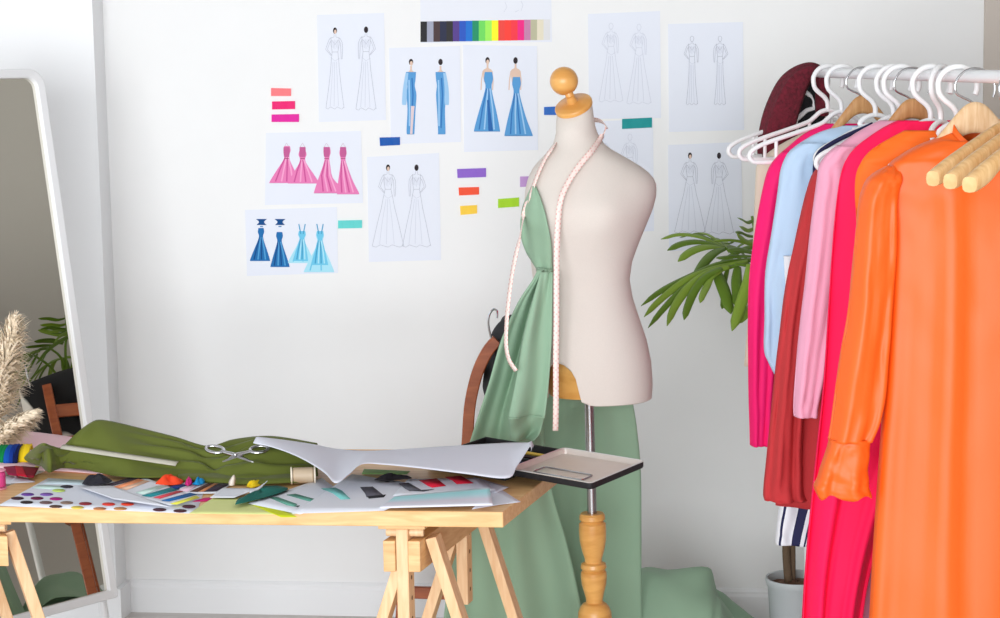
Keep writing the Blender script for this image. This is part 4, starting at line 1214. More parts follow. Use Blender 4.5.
# ------------------------------------------------------------------ clothes rack
r0 = PH(812, 77, 4.72); r1 = PH(1000, 70.5, 3.34)
RD = (r1 - r0); RD.z = 0; RD.normalize()                  # along the rail, towards the viewer
RZ = (r0.z + r1.z) / 2
def RP(d):                                                 # point of the rail axis at horizontal distance d
    t = (d - (r0 - CAM).dot(FH)) / RD.dot(FH)
    p = r0 + RD * t; p.z = RZ
    return p
RA = RP(4.76); RB = RP(2.78)
RW = RD.cross(UP).normalized()
if RW.dot(RH) < 0: RW = -RW                               # across the rail, to the right
base = (RA + RB) / 2; base.z = 0
r = root('clothes_rack', base, 'white metal clothes rack carrying the row of garments', 'clothes rack')
b = MB(); b.tube([RA, RB], .0112, 20); b.build('rail', M_whitemetal, r)
for e, sg in ((RA, -1), (RB, 1)):
    u_ = e - RD * .02 * sg
    b = MB(); b.tube([Vector((u_.x, u_.y, .05)), u_ + UP * .005], .0125, 18); b.build('post', M_whitemetal, r)
    b = MB(); b.tube([Vector((u_.x, u_.y, .04)) - RW * .17, Vector((u_.x, u_.y, .04)) + RW * .12], .0125, 16); b.build('foot', M_whitemetal, r)
    b = MB(); b.lathe([(.0165, -.014), (.018, -.011), (.018, .011), (.0165, .014)], u_, RD, 20); b.build('joint', M_white, r)
b = MB(); b.tube([Vector((RA.x, RA.y, .12)), Vector((RB.x, RB.y, .12))], .010, 14); b.build('lower_rail', M_whitemetal, r)

# ------------------------------------------------------------------ hangers
ROT = math.atan2(RW.y, RW.x)
def hook_pts(r_=.020, shaft=.068, top=.0167, open_=1, tilt=1):
    """question-mark hook; its inner top touches the rail at the origin"""
    pts = []
    R_ = r_ + .0155
    cz = -R_ + top; q_ = shaft / .068
    for a in range(-25, 181, 15):
        t = R(a) if tilt > 0 else R(a)
        pts.append((R_ * math.cos(t) * 1, 0, cz + R_ * math.sin(t) + .0))
    x0 = -R_
    pts += [(x0 + .003, 0, cz - .012 * q_), (x0 + .013, 0, cz - .024 * q_), (-.009, 0, cz - .035 * q_), (-.001, 0, cz - .048 * q_), (0, 0, cz - shaft)]
    return [Vector(p) for p in pts]
def white_hanger(K=1.0, D=1.0):
    h = root('plastic_hanger', (0, 0, 0))
    hp = hook_pts(); b = MB(); b.tube([Vector(p) for p in cr(hp, 44)], .0052, 10); b.build('hook', M_white, h, angle=180)
    zc = hp[-1].z
    b = MB()
    # outer loop: neck arch, sloping arms with round ends, bottom bar
    half = [(0, zc + .004), (.018, zc - .001), (.033, zc - .013), (.05, zc - .024), (.10, zc - .040), (.16, zc - .058), (.19, zc - .069), (.207, zc - .080), (.211, zc - .091), (.205, zc - .100), (.19, zc - .104), (.10, zc - .104), (.0, zc - .104)]
    half = [(x * (K if x > .04 else 1), zc + (z - zc) * D) for x, z in half]
    hf = cr(half, 46)
    b.tube([Vector((x, 0, z)) for x, z in hf] + [Vector((-x, 0, z)) for x, z in hf[::-1][1:-1]], .0052, 10, closed=True)
    b.build('frame', M_white, h, angle=180)
    for sg in (-1, 1):
        b = MB(); b.tube([Vector((sg * x * K, 0, zc + z * D)) for x, z in cr([(.150, -.055), (.150, -.080), (.150, -.104)], 8)], .0042, 8)
        b.build('notch_bar', M_white, h, angle=180)
    b = MB(); b.tube([Vector((x, 0, z)) for x, z in cr([(-.045, zc - .022), (-.04, zc - .05), (-.028, zc - .062), (0, zc - .064), (.028, zc - .062), (.04, zc - .05), (.045, zc - .022)], 24)], .0042, 8)
    b.build('inner_loop', M_white, h, angle=180)
    return h
def wood_hanger(mw, K=1.0, fat=1.0, drop=1.0, shaft=.038, end=1.0):
    h = root('wooden_hanger', (0, 0, 0))
    hp = hook_pts(.020, shaft, .0136); b = MB(); b.tube([Vector(p) for p in cr(hp, 40)], .0021, 8); b.build('hook', M_chrome, h, angle=180)
    zc = hp[-1].z
    b = MB(); rows = []
    half = [(.205, -.066, .020), (.195, -.060, .024), (.165, -.045, .027), (.12, -.026, .030 * fat), (.07, -.006, .036 * fat), (.035, .006, .041 * fat), (0, .010, .043 * fat)]
    half = [(x, z * drop, hh * (end if x > .15 else 1)) for x, z, hh in half]
    prof = cr([(-x * K, z, hh) for x, z, hh in half] + [(x * K, z, hh) for x, z, hh in half[::-1][1:]], 64)
    for x, z, hh in prof:
        y0 = .014 * (x / .215) ** 2 - .004; w_ = .0065 + .006 * min(1, abs(x) / .2)
        cx = []
        for k in range(12):
            t = 2 * math.pi * k / 12
            ct, st = math.cos(t), math.sin(t)
            cx.append(Vector((x, y0 + w_ * math.copysign(abs(ct) ** .7, ct), zc + z - hh * .5 + hh * .5 * math.copysign(abs(st) ** .7, st))))
        rows.append(cx)
    b.grid(rows, closed=True); b.cap(rows[0], 0, True); b.cap(rows[-1])
    b.build('body', mw, h, angle=50)
    b = MB(); b.lathe([(.006, 0), (.006, .003), (.003, .006)], Vector((0, .01, zc + .002)), UP, 14); b.build('ferrule', M_chrome, h)
    return h
def put(o, d, rz=0, z=0, label=None, cat='hanger', group=None):
    p = RP(d); o.location = p + UP * (.0135 + z - .0135); o.rotation_euler = (0, 0, ROT + rz); return tag(o, label, cat, group)
HK = 'plastic hangers on the rack'
wide = white_hanger(); slim = white_hanger(.60, .95); mid = white_hanger(.80, .92); used = set()
spots = [(wide, 4.70, .16, 'white plastic hanger farthest along the rail, bare, under the burgundy scarf'), (wide, 4.56, .13, 'second white plastic hanger from the far rail end, inside the cream dress'),
         (wide, 4.43, .10, 'third white plastic hanger from the far rail end, inside the hot pink blouse'), (slim, 4.14, .03, 'white plastic hanger holding the navy-edged striped dress'),
         (slim, 4.0, .0, 'white plastic hanger holding the brick red blouse'), (mid, 3.945, .0, 'bare white plastic hanger right behind the dusty pink coat'),
         (slim, 3.74, .0, 'white plastic hanger holding the crimson dress'), (slim, 3.675, .75, 'white plastic hanger with bare arms lying over the crimson shoulder'), (slim, 3.575, .0, 'white plastic hanger nearest the pale wooden one, holding the orange blouse')]
for src, d_, rz, lab in spots:
    o = src if src.name not in used else copy_tree(src); used.add(src.name)
    put(o, d_, rz, 0, lab, 'hanger', HK)
wt = wood_hanger(M_tan, .47, .9, 1.5); put(wt, 4.25, .03, 0, 'tan wooden hanger with steel hook, inside the light blue shirt', 'hanger', 'wooden hangers on the rack')
o = copy_tree(wt); put(o, 3.87, 0, 0, 'tan wooden hanger with dark steel hook, inside the dusty pink coat', 'hanger', 'wooden hangers on the rack')
wp = wood_hanger(M_beech, .54, 1.25, 1.6); put(wp, 3.475, 0, 0, 'pale wooden hanger holding the orange dress', 'hanger', 'wooden hangers on the rack')
wg = wood_hanger(M_beech2, 1.0, .8, 1.0, .055, 1.2)
for i, (d_, rz, lab) in enumerate(((3.28, .68, 'bare golden wooden hanger, leftmost of the three in front of the orange dress'), (3.21, .72, 'bare golden wooden hanger, middle of the three in front of the orange dress'), (3.13, .75, 'bare golden wooden hanger, rightmost of the three in front of the orange dress'))):
    o = wg if i == 0 else copy_tree(wg)
    put(o, d_, rz, 0, lab, 'hanger', 'bare wooden hangers at the near rail end')

# ------------------------------------------------------------------ garments
def cloth_tube(mb, rows, d, th=.03, folds=((3, .006), (7, .003)), seed=0, n=56, m=46, skew=0.0, mi=0, grow=1.0, wr=.003, hem=None, topth=None, dip=0.0):
    """closed hanging tube; rows of (v, uL, uR) in photo pixels at horizontal distance d, th = half thickness"""
    rs = cr(rows, m); g = []
    ph = random.Random(seed).random() * 6
    for j, (v, ul, ur) in enumerate(rs):
        t = j / (m - 1); a = PH(ul, v, d); e = PH(ur, v, d); c = (a + e) / 2; hw = (e - a) / 2; line = []
        tt = th if topth is None else lerp(topth, th, min(1, t * 4))
        for k in range(n):
            an = 2 * math.pi * k / n; ct, st = math.cos(an), math.sin(an)
            cx = math.copysign(abs(ct) ** .85, ct); cy = math.copysign(abs(st) ** .7, st)
            amp = min(1, .04 + t * 1.5 * grow)
            f = sum(A * math.sin(q * cx * 2.2 + ph + q + .6 * t * (1 if i % 2 else -1)) for i, (q, A) in enumerate(folds)) * amp
            f += wr * nz(cx * 2.2 + seed, t * 7, seed) * 2 + wr * nz(cx * 6 + seed, t * 16, seed + 3)
            p = c + hw * cx - FH * (tt * cy * -1) - FH * f * (1 if cy < 0 else -.6) + FH * skew * t
            if hem and t > .94: p = p + UP * hem * math.sin(an * 5 + seed) * (t - .94) / .06
            if dip and t < .09 and cy < 0: p = p - UP * dip * (1 - abs(cx) ** 2.2) * (1 - t / .09)
            line.append(p)
        g.append(line)
    mb.grid(g, mi, closed=True)
    return g
M_orange = mat('orange_satin', (246, 102, 20), .48, bump=.05, bscale=500, var=.01)
M_orange2 = mat('light_orange_cotton', (252, 112, 18), .7, bump=.05, bscale=500)
M_crim = mat('crimson_cotton', (255, 0, 84), .8, bump=.05, bscale=500)
M_hot = mat('hot_pink_cotton', (255, 6, 114), .75, bump=.05, bscale=500)
M_dusty = mat('dusty_pink_cotton', (236, 166, 192), .8, bump=.06, bscale=400)
M_blue = mat('light_blue_cotton', (188, 212, 238), .8, bump=.05, bscale=500)
M_brick = mat('brick_red_cotton', (190, 48, 52), .85, bump=.1, bscale=120, stretch=(1, 1, .2))
M_cream = mat('cream_cotton', (226, 210, 192), .85, bump=.05, bscale=400)
M_mauve = mat('mauve_cotton', (214, 152, 186), .8)
M_navy = mat('navy_cotton', (30, 30, 74), .8)
M_whitec = mat('white_cotton', (240, 242, 248), .8, bump=.05, bscale=400)
def stripes():
    m = bpy.data.materials.new('navy_striped_cotton'); m.use_nodes = True; nt = m.node_tree; N = nt.nodes; L = nt.links; bs = N['Principled BSDF']
    bs.inputs['Roughness'].default_value = .8
    a = N.new('ShaderNodeAttribute'); a.attribute_name = 'stripe'
    sx = N.new('ShaderNodeSeparateXYZ'); L.new(a.outputs['Vector'], sx.inputs[0])
    r = N.new('ShaderNodeValToRGB'); r.color_ramp.interpolation = 'CONSTANT'
    el = r.color_ramp.elements; el[0].position = 0; el[0].color = col((240, 242, 250)); el[1].position = .07; el[1].color = col((26, 28, 74))
    for p_, c_ in ((.13, (240, 242, 250)), (.48, (26, 28, 74)), (.75, (240, 242, 250)), (.86, (26, 28, 74)), (.92, (240, 242, 250))):
        k = el.new(p_); k.color = col(c_)
    L.new(sx.outputs['X'], r.inputs['Fac']); L.new(r.outputs['Color'], bs.inputs['Base Color'])
    return m
def piece(name, mb, m, parent, solid=.0014):
    return mb.build(name, m, parent, solid=solid, angle=180, offset=-1)
def gar(name, d, label, cat, group=None):
    p = RP(d); return root(name, (p.x, p.y, p.z - .25), label, cat, group)

# orange dress, nearest
d = 3.47
r = gar('orange_dress', d, 'long bright orange satin dress with cuffed sleeves, nearest on the rack', 'dress')
CX = 982
def mir(rows, k=0): return [(v, 2 * CX - ur - k, 2 * CX - ul - k) for v, ul, ur in rows]
b = MB(); cloth_tube(b, [(133, 950, 1014), (139, 936, 1028), (147, 917, 1047), (157, 900, 1064), (166, 890, 1074), (184, 888, 1076), (205, 889, 1076), (240, 892, 1073), (290, 891, 1074), (330, 889, 1075), (380, 886, 1078), (450, 881, 1083), (540, 875, 1088), (630, 870, 1092), (760, 862, 1098)], d, .052,
                     ((2, .006), (5, .006), (9, .0025)), 1, 84, 110, topth=.034, wr=.002, dip=.034); piece('bodice_and_skirt', b, M_orange, r)
b = MB(); g = []
for h, k in ((0, 1), (.3, 1.0), (.65, .99), (1, 1.0), (1.0, .97), (.7, .955)):
    ring = []
    for q in range(60):
        t = 2 * math.pi * q / 60
        fr_ = max(0, -math.sin(t)); bk_ = max(0, math.sin(t))
        low = PH(982, 142, d).z; hi = PH(983, 121, d).z
        sidew = abs(math.cos(t)) ** 2
        zt = lerp(low, hi, h)
        zt += (-.044 * fr_ ** 1.2 + .002 * bk_) * (1 if h > .0 else .55)
        hw = lerp(.060, .052, h)
        ring.append(Vector((0, 0, zt)) + Vector(((PH(982, 130, d)).x, PH(982, 130, d).y, 0)) + RH * hw * math.cos(t) * k + FH * (.040 * math.sin(t) * k) + FH * .004 * math.sin(3 * t))
    g.append(ring)
b.grid(g, closed=True); piece('collar', b, M_orange, r, .001)
slv = [(166, 888, 896), (169, 883, 898), (173.5, 875, 900), (180, 868, 900), (189, 863.5, 898), (202, 860, 896), (230, 857, 895), (270, 853, 893), (310, 849, 890), (350, 842, 887), (390, 836, 884), (420, 832, 878), (440, 829, 870)]
b = MB(); cloth_tube(b, slv, d - .012, .036, ((2, .006), (4, .003)), 4, 44, 60, grow=.8, wr=.003, topth=.006); piece('sleeve', b, M_orange, r)
b = MB(); cloth_tube(b, [(438, 829, 870), (442, 830, 869), (455, 826, 868), (470, 821, 867), (480, 818, 868), (487, 815, 868), (495, 818, 871)], d - .012, .033, ((2, .006), (5, .003)), 6, 44, 22, hem=.004, wr=.003); piece('cuff', b, M_orange, r)
b = MB(); cloth_tube(b, mir(slv, 34), d - .01, .03, ((2, .007), (4, .004)), 5, 40, 50, wr=.004); piece('sleeve', b, M_orange, r)
# second orange garment
d = 3.61
r = gar('orange_blouse', d, 'second orange garment, its shoulder showing behind the orange dress', 'blouse')
b = MB(); cloth_tube(b, [(131, 905, 985), (140, 888, 1010), (150, 872, 1022), (162, 862, 1035), (178, 856, 1044), (210, 856, 1044), (260, 858, 1040), (340, 860, 1038), (420, 860, 1040)], d, .022, ((3, .004),), 9, 50, 40, topth=.012); piece('body', b, M_orange2, r)
# crimson dress
d = 3.735
r = gar('crimson_dress', d, 'long crimson pink dress hanging between dusty pink coat and orange dress', 'dress')
b = MB(); cloth_tube(b, [(121, 898, 962), (128, 884, 975), (137, 870, 986), (147, 857, 996), (158, 848, 1002), (172, 842, 1004), (200, 837, 1004), (240, 833, 1003), (300, 829, 1000), (380, 824, 960), (450, 817, 915), (530, 809, 882), (580, 805, 868), (616, 803, 862), (640, 802, 860)], d, .034,
                     ((3, .010), (5, .008), (9, .003)), 12, 80, 66, topth=.018); piece('body', b, M_crim, r)
# mauve garment, only its hem shows low between crimson and orange
d = 3.808
r = gar('mauve_dress', d, 'mauve dress hem showing low between crimson dress and orange dress', 'dress')
b = MB(); cloth_tube(b, [(140, 885, 960), (155, 866, 980), (175, 858, 985), (300, 856, 985), (450, 848, 985), (540, 845, 985), (640, 842, 985)], d, .011, ((3, .003),), 14, 50, 50, topth=.01); piece('body', b, M_mauve, r)
# dusty pink coat
d = 3.87
r = gar('dusty_pink_coat', d, 'dusty pink long-sleeved coat hanging left of the crimson dress', 'coat')
b = MB(); cloth_tube(b, [(121, 880, 950), (128, 866, 965), (138, 850, 975), (150, 836, 985), (164, 828, 992), (190, 826, 992), (250, 826, 988), (320, 828, 985), (420, 828, 985), (520, 826, 985)], d, .034, ((3, .006), (6, .003)), 15, 60, 46, topth=.016); piece('body', b, M_dusty, r)
b = MB(); cloth_tube(b, [(146, 838, 856), (154, 828, 854), (166, 820, 850), (185, 817, 848), (230, 811, 844), (280, 806, 838), (330, 800, 831), (375, 796, 823), (405, 794, 817), (416, 794.5, 816)], d - .03, .026, ((2, .004), (4, .003)), 16, 36, 46); piece('sleeve', b, M_dusty, r)
# brick red blouse
d = 4.0
r = gar('brick_blouse', d, 'brick red crinkled blouse hanging left of the dusty pink coat', 'blouse')
b = MB(); cloth_tube(b, [(150, 845, 930), (158, 832, 950), (168, 820, 960), (182, 812, 966), (215, 806, 966), (270, 800, 962), (340, 795, 958), (420, 785, 955), (505, 776, 955)], d, .036, ((3, .008), (6, .006)), 17, 64, 50, topth=.016, wr=.006); piece('body', b, M_brick, r)
b = MB(); cloth_tube(b, [(166, 822, 840), (176, 813, 836), (200, 805, 830), (240, 796, 824), (276, 788, 818), (320, 782, 812), (370, 776, 806), (420, 771, 802), (470, 766, 802), (493, 764, 803), (500, 765, 806)], d - .03, .030, ((2, .007), (5, .006)), 18, 48, 50, wr=.006); piece('sleeve', b, M_brick, r)
# striped dress with navy edging
d = 4.13
r = gar('striped_dress', d, 'white dress with navy edging and navy-striped hem, behind the brick blouse', 'dress')
pz = [(123, 868, 905), (131, 850, 925), (141, 834, 938), (151, 821, 946), (164, 815, 950), (200, 812, 950), (280, 808, 948), (360, 803, 946)]
b = MB(); cloth_tube(b, pz, d, .026, ((3, .004),), 19, 50, 36, topth=.012); piece('body', b, M_whitec, r)
b = MB(); g = cloth_tube(b, [(358, 803, 946), (420, 793, 900), (480, 784, 870), (520, 778, 850), (543, 775.5, 840)], d, .030, ((3, .004), (5, .003)), 20, 64, 30)
o = piece('striped_skirt', b, stripes(), r)
at_ = o.data.attributes.new('stripe', 'FLOAT_VECTOR', 'POINT'); vals = []
for j, rg in enumerate(g):
    for k in range(len(rg)):
        ct = math.cos(2 * math.pi * k / len(rg)); cx = math.copysign(abs(ct) ** .85, ct)
        vals += [((cx + 1) / 2 * 2.2) % 1.0, j / len(g), 0]
at_.data.foreach_set('vector', vals)
b = MB(); b.ribbon([PH(u, v, d - .026) for u, v in cr([(873, 124), (862, 129), (848, 135), (836, 141), (826, 147), (819, 153), (815.5, 162), (814.5, 176)], 24)], .009, -FH); piece('edging', b, M_navy, r, .002)
# light blue shirt
d = 4.24
r = gar('blue_shirt', d, 'light blue shirt hanging between hot pink blouse and brick red blouse', 'shirt')
b = MB(); cloth_tube(b, [(126, 842, 885), (132, 822, 905), (140, 806, 920), (150, 792, 930), (162, 785, 936), (200, 784, 934), (260, 785, 928), (340, 786, 924)], d, .030, ((3, .005),), 21, 56, 36, topth=.014); piece('body', b, M_blue, r)
b = MB(); cloth_tube(b, [(143, 803, 824), (152, 790, 822), (168, 782, 820), (195, 778, 818), (235, 772, 812), (276, 766, 806), (320, 765.5, 800), (350, 765, 797), (362, 769, 794), (374, 775, 790), (379, 778, 784)], d - .03, .026, ((2, .005), (4, .003)), 22, 40, 46); piece('sleeve', b, M_blue, r)
b = MB(); cloth_tube(b, [(256, 784, 794), (262, 784.5, 795), (285, 786, 797), (300, 788, 798)], d - .068, .006, ((2, .001),), 23, 20, 10); piece('cuff', b, M_whitec, r)
# hot pink blouse
d = 4.42
r = gar('hot_pink_blouse', d, 'hot pink long-sleeved blouse, left of the light blue shirt', 'blouse')
b = MB(); cloth_tube(b, [(124, 826, 868), (134, 805, 885), (146, 790, 900), (156, 780, 908), (172, 774, 910), (220, 773, 908), (300, 772, 905), (400, 770, 905)], d, .030, ((3, .005),), 24, 56, 36, topth=.014); piece('body', b, M_hot, r)
b = MB(); cloth_tube(b, [(152, 783, 800), (160, 775, 800), (172, 768, 798), (195, 762, 794), (235, 755, 786), (280, 749.5, 780), (330, 748.5, 776), (385, 749, 772), (425, 750, 769), (445, 750.5, 768.5)], d - .035, .024, ((2, .005), (4, .003)), 25, 40, 46); piece('sleeve', b, M_hot, r)
# cream garment
d = 4.56
r = gar('cream_dress', d, 'cream dress edge hanging behind the hot pink blouse', 'dress')
b = MB(); cloth_tube(b, [(128, 815, 850), (140, 790, 868), (152, 770, 882), (164, 758, 890), (180, 756, 892), (230, 754, 890), (300, 750, 886), (366, 744.5, 884)], d, .026, ((3, .004),), 27, 56, 36, topth=.012); piece('body', b, M_cream, r)

# ------------------------------------------------------------------ scarf and black garment over the rail end
def fuzzy():
    return mat('burgundy_chenille', (84, 18, 32), .95, bump=1.0, bscale=160, var=.6, vscale=110)
def over_rail(name, path, d, width, th, m, label, cat, seed=0, side=None):
    """band of cloth hung over the rail; path in photo pixels, width along the rail"""
    b = MB(); pts = cr(path, 60); g = []
    n = 30
    for i, (u, v, w_, off) in enumerate(pts):
        c = PH(u, v, d + off)
        t0 = pts[max(i - 1, 0)]; t1 = pts[min(i + 1, 59)]
        tv = (PH(t1[0], t1[1], d + t1[3]) - PH(t0[0], t0[1], d + t0[3])).normalized()
        nn = tv.cross(FH).normalized()
        ring = []
        for k in range(n):
            a = 2 * math.pi * k / n; ct, st = math.cos(a), math.sin(a)
            ring.append(c + FH * width * w_ * .5 * math.copysign(abs(ct) ** .7, ct) + nn * th * w_ * math.copysign(abs(st) ** .8, st) * (1 + .25 * math.sin(ct * 5 + seed + i * .05)))
        g.append(ring)
    b.grid(g, closed=True); b.cap(g[0], 0, True); b.cap(g[-1])
    return tag(b.build(name, m, angle=180), label, cat)
b = MB(); cloth_tube(b, [(78, 808, 815), (81, 803, 821), (90, 799, 824), (105, 796, 824), (125, 793, 824), (145, 791, 822), (165, 789, 818), (178, 788, 814)], 4.745, .045, ((2, .006), (5, .004)), 31, 44, 34)
g_ = b.build('black_garment', M_blackcloth, solid=.0014, angle=180); tag(g_, 'black garment hung over the far rail end under the burgundy scarf', 'garment')
over_rail('burgundy_scarf', [(777, 172, 1.15, .0), (775.5, 160, 1.25, 0), (776, 142, 1.3, 0), (780, 122, 1.3, 0), (786.5, 102, 1.22, 0), (794, 86, 1.1, 0), (803, 75.5, .85, 0), (812, 71, .62, 0), (819, 74, .5, 0), (822, 84, .48, 0), (822.5, 98, .5, 0), (822, 116, .45, 0)], 4.66, .075, .027, fuzzy(), 'fuzzy burgundy scarf draped over the far end of the clothes rail', 'scarf', 5)

# ------------------------------------------------------------------ potted palm
def leaf(mb, p, dirn, nrm, L, w_, droop, mi=0, n=9):
    dirn = dirn.normalized(); rows = []; pos = p.copy(); v = dirn.copy()
    for i in range(n):
        t = i / (n - 1)
        sd = v.cross(nrm).normalized()
        if sd.length < .1: sd = RH
        ww = w_ * .5 * (math.sin(math.pi * min(1, (t * .92 + .08))) ** .6) * (1 - .25 * t)
        up = sd.cross(v).normalized()
        rows.append([pos - sd * ww + up * ww * .35, pos, pos + sd * ww + up * ww * .35])
        pos = pos + v * (L / (n - 1)); v = (v - UP * droop / (n - 1)).normalized()
    mb.grid(rows, mi)
M_leaf = mat('palm_leaf', (92, 122, 30), .45, var=.18, vscale=5, spec=.4)
M_leaf2 = mat('palm_leaf_light', (124, 152, 50), .45, var=.18, vscale=5, spec=.4)
DP = 5.0
pc = PH(796, 600, DP); pc.z = 0
r = root('potted_palm', pc, 'leafy green palm in a grey pot behind the clothes rack', 'potted plant')
rim = PH(796, 577, DP).z; rp = 31 * DP / F_PX
M_pot = mat('pot_grey', (194, 199, 201), .6, bump=.03, bscale=80)
b = MB(); b.lathe([(rp * .72, 0), (rp * .75, .004), (rp * .93, rim - .024), (rp * .97, rim - .02), (rp * 1.02, rim - .006), (rp * 1.0, rim), (rp * .94, rim - .001), (rp * .90, rim - .03)], pc, UP, 48); b.build('pot', M_pot, r, angle=40)
b = MB(); g = []
for j in range(8):
    g.append([pc + Vector((math.cos(2 * math.pi * k / 30), math.sin(2 * math.pi * k / 30), 0)) * rp * .915 * max(.01, j / 7) + UP * (rim - .022 + .012 * (1 - j / 7) + .007 * nz(k * .6, j * .8, 4)) for k in range(30)])
b.grid(g, closed=True); b.build('soil', mat('soil', (112, 82, 66), .95, bump=.8, bscale=60, var=.3, vscale=60), r)
hub = PH(786, 318, DP - .03)
b = MB()
s0 = PH(789, 575, DP); s0.z = rim - .03
b.tube([Vector(p) for p in cr([s0, PH(786, 540, DP), PH(789, 470, DP), PH(787, 390, DP), hub], 26)], [.011 - .00015 * i for i in range(26)], 12)
b.tube([Vector(p) for p in cr([s0 + RH * .012 + FH * .01, PH(793, 520, DP), PH(795, 430, DP), PH(797, 350, DP)], 20)], .007, 10)
b.build('stem', mat('palm_stem', (98, 78, 58), .8, bump=.5, bscale=50, stretch=(1, 1, 4)), r)
rng = random.Random(3)
def blade(mb, pts, wpx, face=None, mi=0, n=16, blunt=.5):
    """long flat leaflet along pts (world points), width in metres"""
    P = [Vector(p) for p in cr(pts, n)]; rows = []
    face = (face or (UP * .5 - FH)).normalized()
    for i, p in enumerate(P):
        t = i / (n - 1); v = (P[min(i + 1, n - 1)] - P[max(i - 1, 0)]).normalized()
        sd = v.cross(face)
        if sd.length < .05: sd = v.cross(FH)
        sd.normalize(); up = sd.cross(v)
        w_ = wpx * .5 * (.28 + .72 * math.sin(math.pi * min(1, .12 + t * .72)) ) * (1 if t < .86 else max(.12, (1 - t) / .14 * .88 + .12))
        rows.append([p - sd * w_ - up * w_ * .25, p - sd * w_ * .5 - up * w_ * .05, p + up * w_ * .12, p + sd * w_ * .5 - up * w_ * .05, p + sd * w_ - up * w_ * .25])
    mb.grid(rows, mi)
def pxs(pts, dd): return [PH(u, v, DP + dd + k * (-.03)) for k, (u, v) in enumerate(pts)]
def fan(name, stalk, blades):
    b = MB(); P = [Vector(p) for p in cr(stalk, 24)]
    b.tube(P, [.0052 - .00008 * i for i in range(24)], 8)
    for k, (pts, w_, dd) in enumerate(blades):
        blade(b, pxs(pts, dd), w_, None if k % 2 else (UP * .8 - FH * .7 + RH * .2), k % 2)
    return b.build(name, [M_leaf, M_leaf2], r, solid=.0007, angle=180)
fan('frond', [hub, PH(772, 276, DP - .02), PH(756, 262, DP - .04), PH(742, 262, DP - .05)], [
    ([(752, 259), (720, 263), (690, 276), (662, 290), (641, 306)], .017, -.05), ([(748, 261), (716, 268), (686, 280), (660, 300), (644, 317)], .018, -.08), ([(740, 264), (708, 274), (684, 288), (664, 308), (648, 328)], .017, -.1),
    ([(730, 266), (706, 274), (688, 288), (675, 306), (667, 326)], .022, -.12), ([(722, 268), (706, 276), (695, 290), (688, 306), (684, 320)], .021, -.14), ([(722, 270), (712, 276), (707, 286), (703, 294), (700, 303)], .018, -.13),
    ([(752, 256), (738, 256), (726, 257), (716, 258)], .013, -.03)])
fan('frond', [hub, PH(770, 285, DP - .06), PH(752, 268, DP - .1), PH(735, 264, DP - .12)], [
    ([(716, 268), (720, 278), (726, 294), (731, 314)], .034, -.10), ([(750, 264), (748, 282), (741, 304), (732, 331)], .030, -.14), ([(738, 266), (737, 280), (738, 294), (736, 306)], .030, -.09),
    ([(757, 276), (755, 296), (748, 312), (736, 324)], .020, -.12), ([(728, 268), (724, 284), (724, 298), (722, 309)], .016, -.06)])
fan('frond', [hub, PH(768, 262, DP + .0), PH(757, 240, DP + .02), PH(752, 216, DP + .03)], [
    ([(757, 254), (746, 250), (736, 249), (728, 250)], .020, .0), ([(757, 243), (748, 242), (742, 238), (737, 234)], .017, .02), ([(755, 236), (748, 235), (741, 232), (736, 233)], .016, .03),
    ([(754, 228), (749, 230), (743, 228), (740, 227)], .014, .03), ([(753, 220), (748, 222), (742, 219), (738, 218)], .014, .03), ([(757, 247), (738, 241), (726, 240), (713, 241)], .008, .05), ([(752, 244), (738, 240), (730, 243), (723, 243)], .006, .06)])
def loose_fan(stalk, n, L, w_, spread, droop, seed):
    rg = random.Random(seed); b = MB(); P = [Vector(p) for p in cr(stalk, 24)]
    b.tube(P, [.0052 - .00008 * i for i in range(24)], 8)
    v = (P[-1] - P[-4]).normalized(); sd = v.cross(UP).normalized(); up = sd.cross(v)
    for k in range(n):
        a = lerp(-spread, spread, k / (n - 1)) + rg.uniform(-.08, .08)
        dr = (v * math.cos(a) + sd * math.sin(a)).normalized(); ll = L * rg.uniform(.8, 1.1)
        q = [P[-1]]
        for m_ in range(1, 5):
            t = m_ / 4; q.append(P[-1] + dr * ll * t * (1 - .15 * t) - UP * droop * t * t * ll)
        blade(b, q, w_, up, k % 2)
    return b.build('frond', [M_leaf, M_leaf2], r, solid=.0007, angle=180)
H_ = hub
loose_fan([H_, H_ + UP * .10 - RH * .06 + FH * .05, H_ + UP * .17 - RH * .14 + FH * .10], 9, .22, .024, 1.5, .35, 1)
loose_fan([H_, H_ + UP * .12 + FH * .10, H_ + UP * .17 + FH * .20], 9, .20, .024, 1.5, .5, 2)
loose_fan([H_, H_ + UP * .10 + RH * .10, H_ + UP * .14 + RH * .20], 9, .22, .024, 1.5, .6, 3)
loose_fan([H_, H_ + UP * .05 + RH * .08 + FH * .06, H_ + UP * .02 + RH * .17 + FH * .12], 8, .20, .024, 1.4, .7, 4)

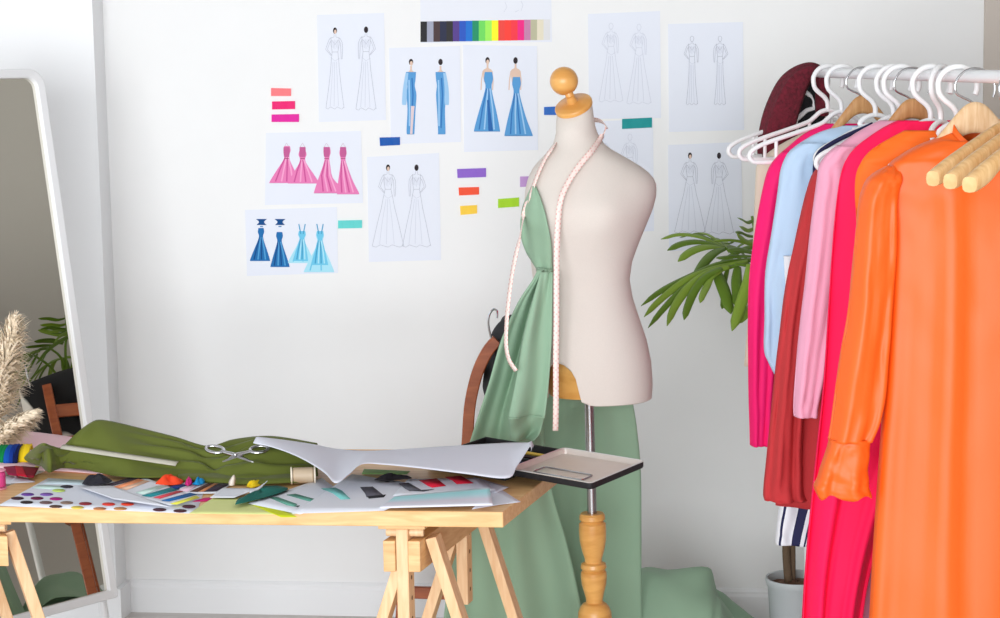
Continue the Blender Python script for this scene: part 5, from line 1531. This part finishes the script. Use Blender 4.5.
# ------------------------------------------------------------------ pampas grass in a floor vase by the mirror
PD = 4.35
base = PH(-52, 700, PD); base.z = 0
r = root('pampas_vase', base, 'beige pampas grass plumes in a vase beside the mirror, left edge', 'vase')
b = MB(); b.lathe([(.055, 0), (.06, .006), (.085, .10), (.09, .20), (.07, .31), (.045, .38), (.04, .43), (.047, .45), (.043, .45), (.036, .43), (.04, .38)], base, UP, 36); b.build('vase', mat('stoneware', (214, 204, 192), .6), r, angle=60)
M_pam = mat('pampas', (252, 230, 206), .95, var=.06, vscale=30)
def plume(stem, L0, fat, seed):
    rg = random.Random(seed); P = [Vector(p) for p in cr(stem, 60)]; b = MB()
    b.tube(P, [.0032 - .00004 * i for i in range(60)], 6)
    for k in range(1500):
        t = rg.uniform(.38, 1.0); i = min(58, int(t * 59)); p = P[i]; v = (P[i + 1] - P[i - 1]).normalized()
        a = rg.uniform(0, 6.283); x = v.cross(FH).normalized(); y = v.cross(x)
        out = x * math.cos(a) + y * math.sin(a)
        q = (t - .38) / .62
        spread = fat * (math.sin(math.pi * min(1, q * .85 + .12)) ** .7)
        L = L0 * rg.uniform(.6, 1.2) * (1 - .35 * q)
        e1 = p + v * L * .5 + out * spread * rg.uniform(.35, .8); e2 = e1 + v * L * .35 + out * spread * .35 - UP * L * rg.uniform(.1, .5)
        w_ = .0017
        sd = v.cross(out).normalized()
        b.add([p - sd * w_, p + sd * w_, e1 + sd * w_ * 1.5, e1 - sd * w_ * 1.5, e2], [[0, 1, 2, 3], [3, 2, 4]])
    o = b.build('plume', M_pam, r, smooth=False); return o
top = base + UP * .44
plume([top, PH(-30, 480, PD), PH(-14, 425, PD), PH(0, 380, PD), PH(13, 328, PD)], .10, .060, 1)
plume([top, PH(-26, 500, PD), PH(-12, 455, PD - .02), PH(6, 434, PD - .03), PH(27, 418, PD - .03)], .07, .030, 2)
plume([top, PH(-45, 480, PD), PH(-40, 420, PD), PH(-34, 370, PD), PH(-26, 326, PD)], .10, .055, 3)
# ------------------------------------------------------------------ lights
w = bpy.data.worlds.new('world'); bpy.context.scene.world = w; w.use_nodes = True
bg = w.node_tree.nodes['Background']; bg.inputs['Color'].default_value = (0.92, 0.965, 1.0, 1); bg.inputs['Strength'].default_value = 0.85
def area(name, loc, target, sx, sy, power, color=(1, 1, 1)):
    l = bpy.data.lights.new(name, 'AREA'); l.shape = 'RECTANGLE'; l.size = sx; l.size_y = sy; l.energy = power; l.color = color
    o = bpy.data.objects.new(name, l); C.objects.link(o); o.location = loc
    o.rotation_euler = (Vector(target) - Vector(loc)).to_track_quat('-Z', 'Y').to_euler()
    return o
area('window_light', (-3.2, 1.2, 1.8), (0.3, 5.0, 0.5), 2.6, 2.2, 8, (1, .985, .96))
area('rear_fill_light', (-1.0, -4.5, 1.4), (0.2, 5.0, 0.9), 6.0, 3.2, 480, (.955, .98, 1.0))  # added fill panel behind the camera, brightens the back wall
sc = bpy.context.scene
sc.view_settings.view_transform = 'Standard'; sc.view_settings.look = 'None'
sc.view_settings.gamma = 1; sc.view_settings.use_curve_mapping = False; sc.view_settings.exposure = 0.22
for o in list(C.objects):
    if '_w' in o: del o['_w']
